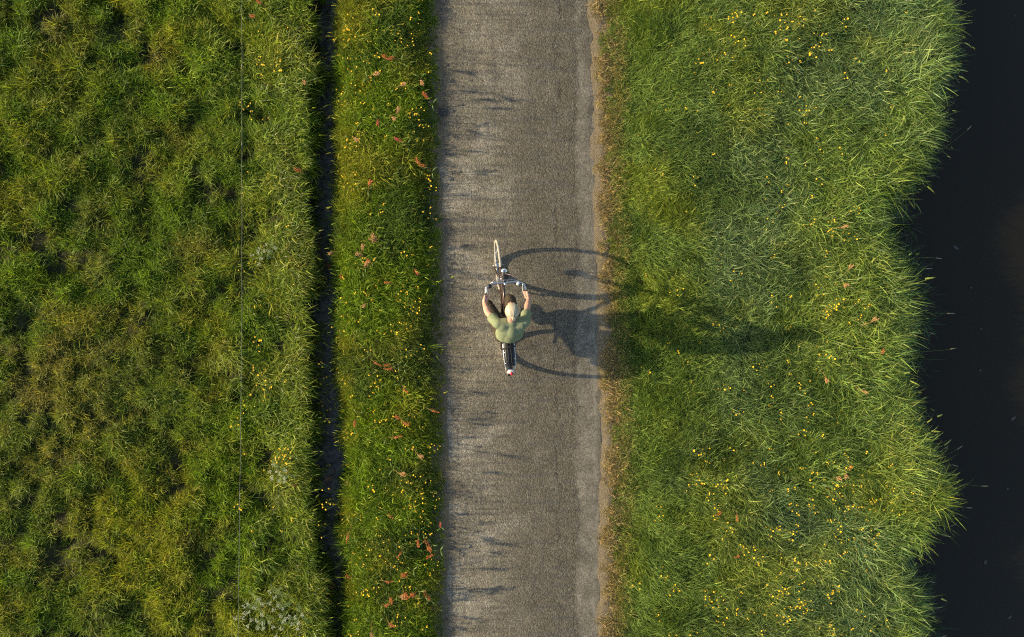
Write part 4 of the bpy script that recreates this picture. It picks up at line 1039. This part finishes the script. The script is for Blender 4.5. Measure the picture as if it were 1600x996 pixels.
# countless smaller buttercup heads in between
c_but = bpy.data.collections.new('buttercup_heads')
for n_ in (1, 2, 3):
    V_ = MB(); hz_ = []
    for k in range(n_):
        q_ = (random.uniform(-.05, .05), random.uniform(-.05, .05), random.uniform(.24, .34)); h_ = flower_head(q_, random.uniform(.0065, .0095), (random.uniform(-.5, .5), random.uniform(-.5, .5))); V_.add(h_.v, h_.f)
    c_but.objects.link(bpy.data.objects.new('buttercup_heads', V_.mesh('buttercup_heads', M_pet)))
x, y = cand(-6.5, 6.3, .11, 4.8); g = x - f_rr(y); e = x - f_edge(y); d = x - f_ditch(y); l_ = f_rl(y) - x
fm = fbm(x, y, .8, 121, 3)
pr = np.where((g > .5) & (e < -.6), .16 * sstep(.42, .66, fm) * sstep(.4, 1.6, g) * (1 + 1.5 * (y < -2)), 0) + np.where((d > .2) & (l_ > .05), .22 * sstep(.33, .58, fm), 0) + np.where((d < -.3) & (d > -1.1), .05, 0)
k_ = rng.random(len(x)) < pr * 1.6; x, y = x[k_], y[k_]; n_ = len(x)
hz_ = np.where(x > 2.2, .04, -.06)
tag(scatter('buttercup_heads', c_but, np.stack([x, y, terrain(x, y) + hz_], 1), np.stack([x * 0, x * 0, rng.uniform(0, 6, n_)], 1), S3(rng.uniform(.8, 1.1, n_)), np.ones((n_, 3))), 'tiny yellow flower heads sprinkled through the grass', 'wild flowers', kind='stuff')

# pale seed stalks reaching out over the river
def make_stalk(L, bend):
    root = empty('reed_stalk', 'x', 'grass stalk', 'x'); m = MB(); pts_ = []; p = Vector((0, 0, 0)); n = 8
    for k in range(n + 1):
        pts_.append(p.copy()); e_ = R_(62) * (1 - k / n * bend); p = p + Vector((math.cos(e_), random.uniform(-.08, .08), math.sin(e_))) * L / n
    m.tube(pts_, [.0032 - .0002 * k for k in range(n + 1)], 5); m.build('stem', M_stem, root)
    m = MB(); d_ = (pts_[-1] - pts_[-2]).normalized(); m.tube([pts_[-1], pts_[-1] + d_ * .03, pts_[-1] + d_ * .09 + Vector((0, 0, -.01)), pts_[-1] + d_ * .12 + Vector((0, 0, -.02))], [.002, .006, .005, .001], 6); m.build('seed_head', M_dead, root)
    return hierarchy(root), pts_[-1] + d_ * .06
ST_ = [make_stalk(.60, 1.1), make_stalk(.45, .9), make_stalk(.70, 1.2)]
for k, (px_, py_, rz) in enumerate(((1500, 5, .6), (1485, 43, .3), (1470, 142, .1), (1515, 290 - 90, .7), (1455, 275, .1), (1468, 404, .0), (1452, 420, .0), (1487, 490, .0), (1456, 521, -.2), (1490, 545, .1), (1500, 700, .6), (1478, 700, .5), (1493, 728, -.3), (1540, 760, 0.), (1515, 794, .0), (1490, 821, .3), (1478, 838, -.2), (1457, 910, -.2), (1468, 950, .0), (1440, 933, .6), (1448, 948, -.2), (1475, 995, .2))):
    h, tp_ = ST_[k % 3]; r3 = Matrix.Rotation(rz, 3, 'Z') @ tp_; q = P(px_, py_, -.25 + tp_.z)
    o = h[0] if id(h[0]) not in used else copy_tree(h); used.add(id(h[0])); o.location = (q.x - r3.x, q.y - r3.y, -.25); o.rotation_euler = (0, 0, rz)
    o['label'] = 'pale stalk tip over the river, %s' % where_y(py_); o['group'] = 'stalks arching over the river'

# ------------------------------------------------------------------ small things
m = MB(); c = P(691, 175, .02); ring = [(c.x + .056 * math.cos(k * .3491), c.y + .056 * math.sin(k * .3491)) for k in range(18)]
cv = MB(); vs = [(a, b_, .006) for a, b_ in ring] + [(a, b_, .026) for a, b_ in ring] + [(c.x + (a - c.x) * .86, c.y + (b_ - c.y) * .86, .026) for a, b_ in ring] + [(c.x + (a - c.x) * .84, c.y + (b_ - c.y) * .84, .022) for a, b_ in ring]
fs = [(j * 18 + k, j * 18 + (k + 1) % 18, (j + 1) * 18 + (k + 1) % 18, (j + 1) * 18 + k) for j in range(3) for k in range(18)] + [tuple(54 + k for k in range(18))]
cv.add(vs, fs); o = cv.build('valve_cover', pmat('cast_iron', (.035, .033, .030), .7, .2, bump=.5, bscale=90, var=.3), smooth=False); tag(o, 'small dark round cover set in the left edge of the road', 'cover')
m = MB(); q0 = P(377, -300, .75); pts_ = []
for py_ in range(-500, 1500, 25):
    q = P(378 - max(0, py_ - 500) * .012, py_, .75); q.z = .75 + .006 * math.sin(py_ * .05); pts_.append(q)
m.tube(pts_, .0026, 5); wr = m.build('fence_wire', pmat('wire', (.12, .13, .11), .6)); tag(wr, 'thin pale fence wire stretched straight above the meadow grass', 'wire')
m = MB()
for py_ in (103, 225, 655, 775): q = P(378 - max(0, py_ - 500) * .012, py_, .75); m.tube([q - Vector((0, .022, 0)), q + Vector((0, .022, 0))], .006, 6)
m.build('wire_knot', pmat('knot', (.20, .20, .17), .6), wr)
M_fl = pmat('floating_leaf', (.045, .042, .036), .7, var=.3)
for px_, py_, r, lb in ((1517, 450, .018, 'small grey leaf floating on the river level with the rider'), (1533, 514, .018, 'pale speck of leaf on the river just below the middle'), (1532, 579, .018, 'grey leaf fleck on the river right of the lower weeds'), (1583, 655, .022, 'narrow pale leaf floating near the right border of the river'), (1494, 387, .026, 'long thin leaf floating beside the drooping river weeds'),
                        (1574, 764, .022, 'grey ragged leaf floating off the big grass point'), (1540, 879, .030, 'largest grey leaf floating low on the river'), (1577, 965, .030, 'ragged grey leaf floating lowest near the right corner'), (1585, 25, .016, 'tiny floating fleck near the top of the river')):
    q = P(px_, py_, -.415); lf = MB(); n = 9; a0 = random.uniform(0, 6); el = 2.6 if 'thin' in lb or 'narrow' in lb else 1.2
    ring = []
    for k in range(n):
        a = 6.283 * k / n; rr = r * random.uniform(.6, 1.2); u_, v_ = math.cos(a) * rr * el, math.sin(a) * rr
        ring.append((u_ * math.cos(a0) - v_ * math.sin(a0), u_ * math.sin(a0) + v_ * math.cos(a0)))
    lf.add([(a, b_, 0) for a, b_ in ring] + [(a * .9, b_ * .9, .003) for a, b_ in ring], [tuple(n + k for k in range(n))] + [(k, (k + 1) % n, n + (k + 1) % n, n + k) for k in range(n)])
    o = lf.build('floating_leaf', M_fl, smooth=False, loc=q); tag(o, lb, 'floating leaf', 'leaves floating on the river')
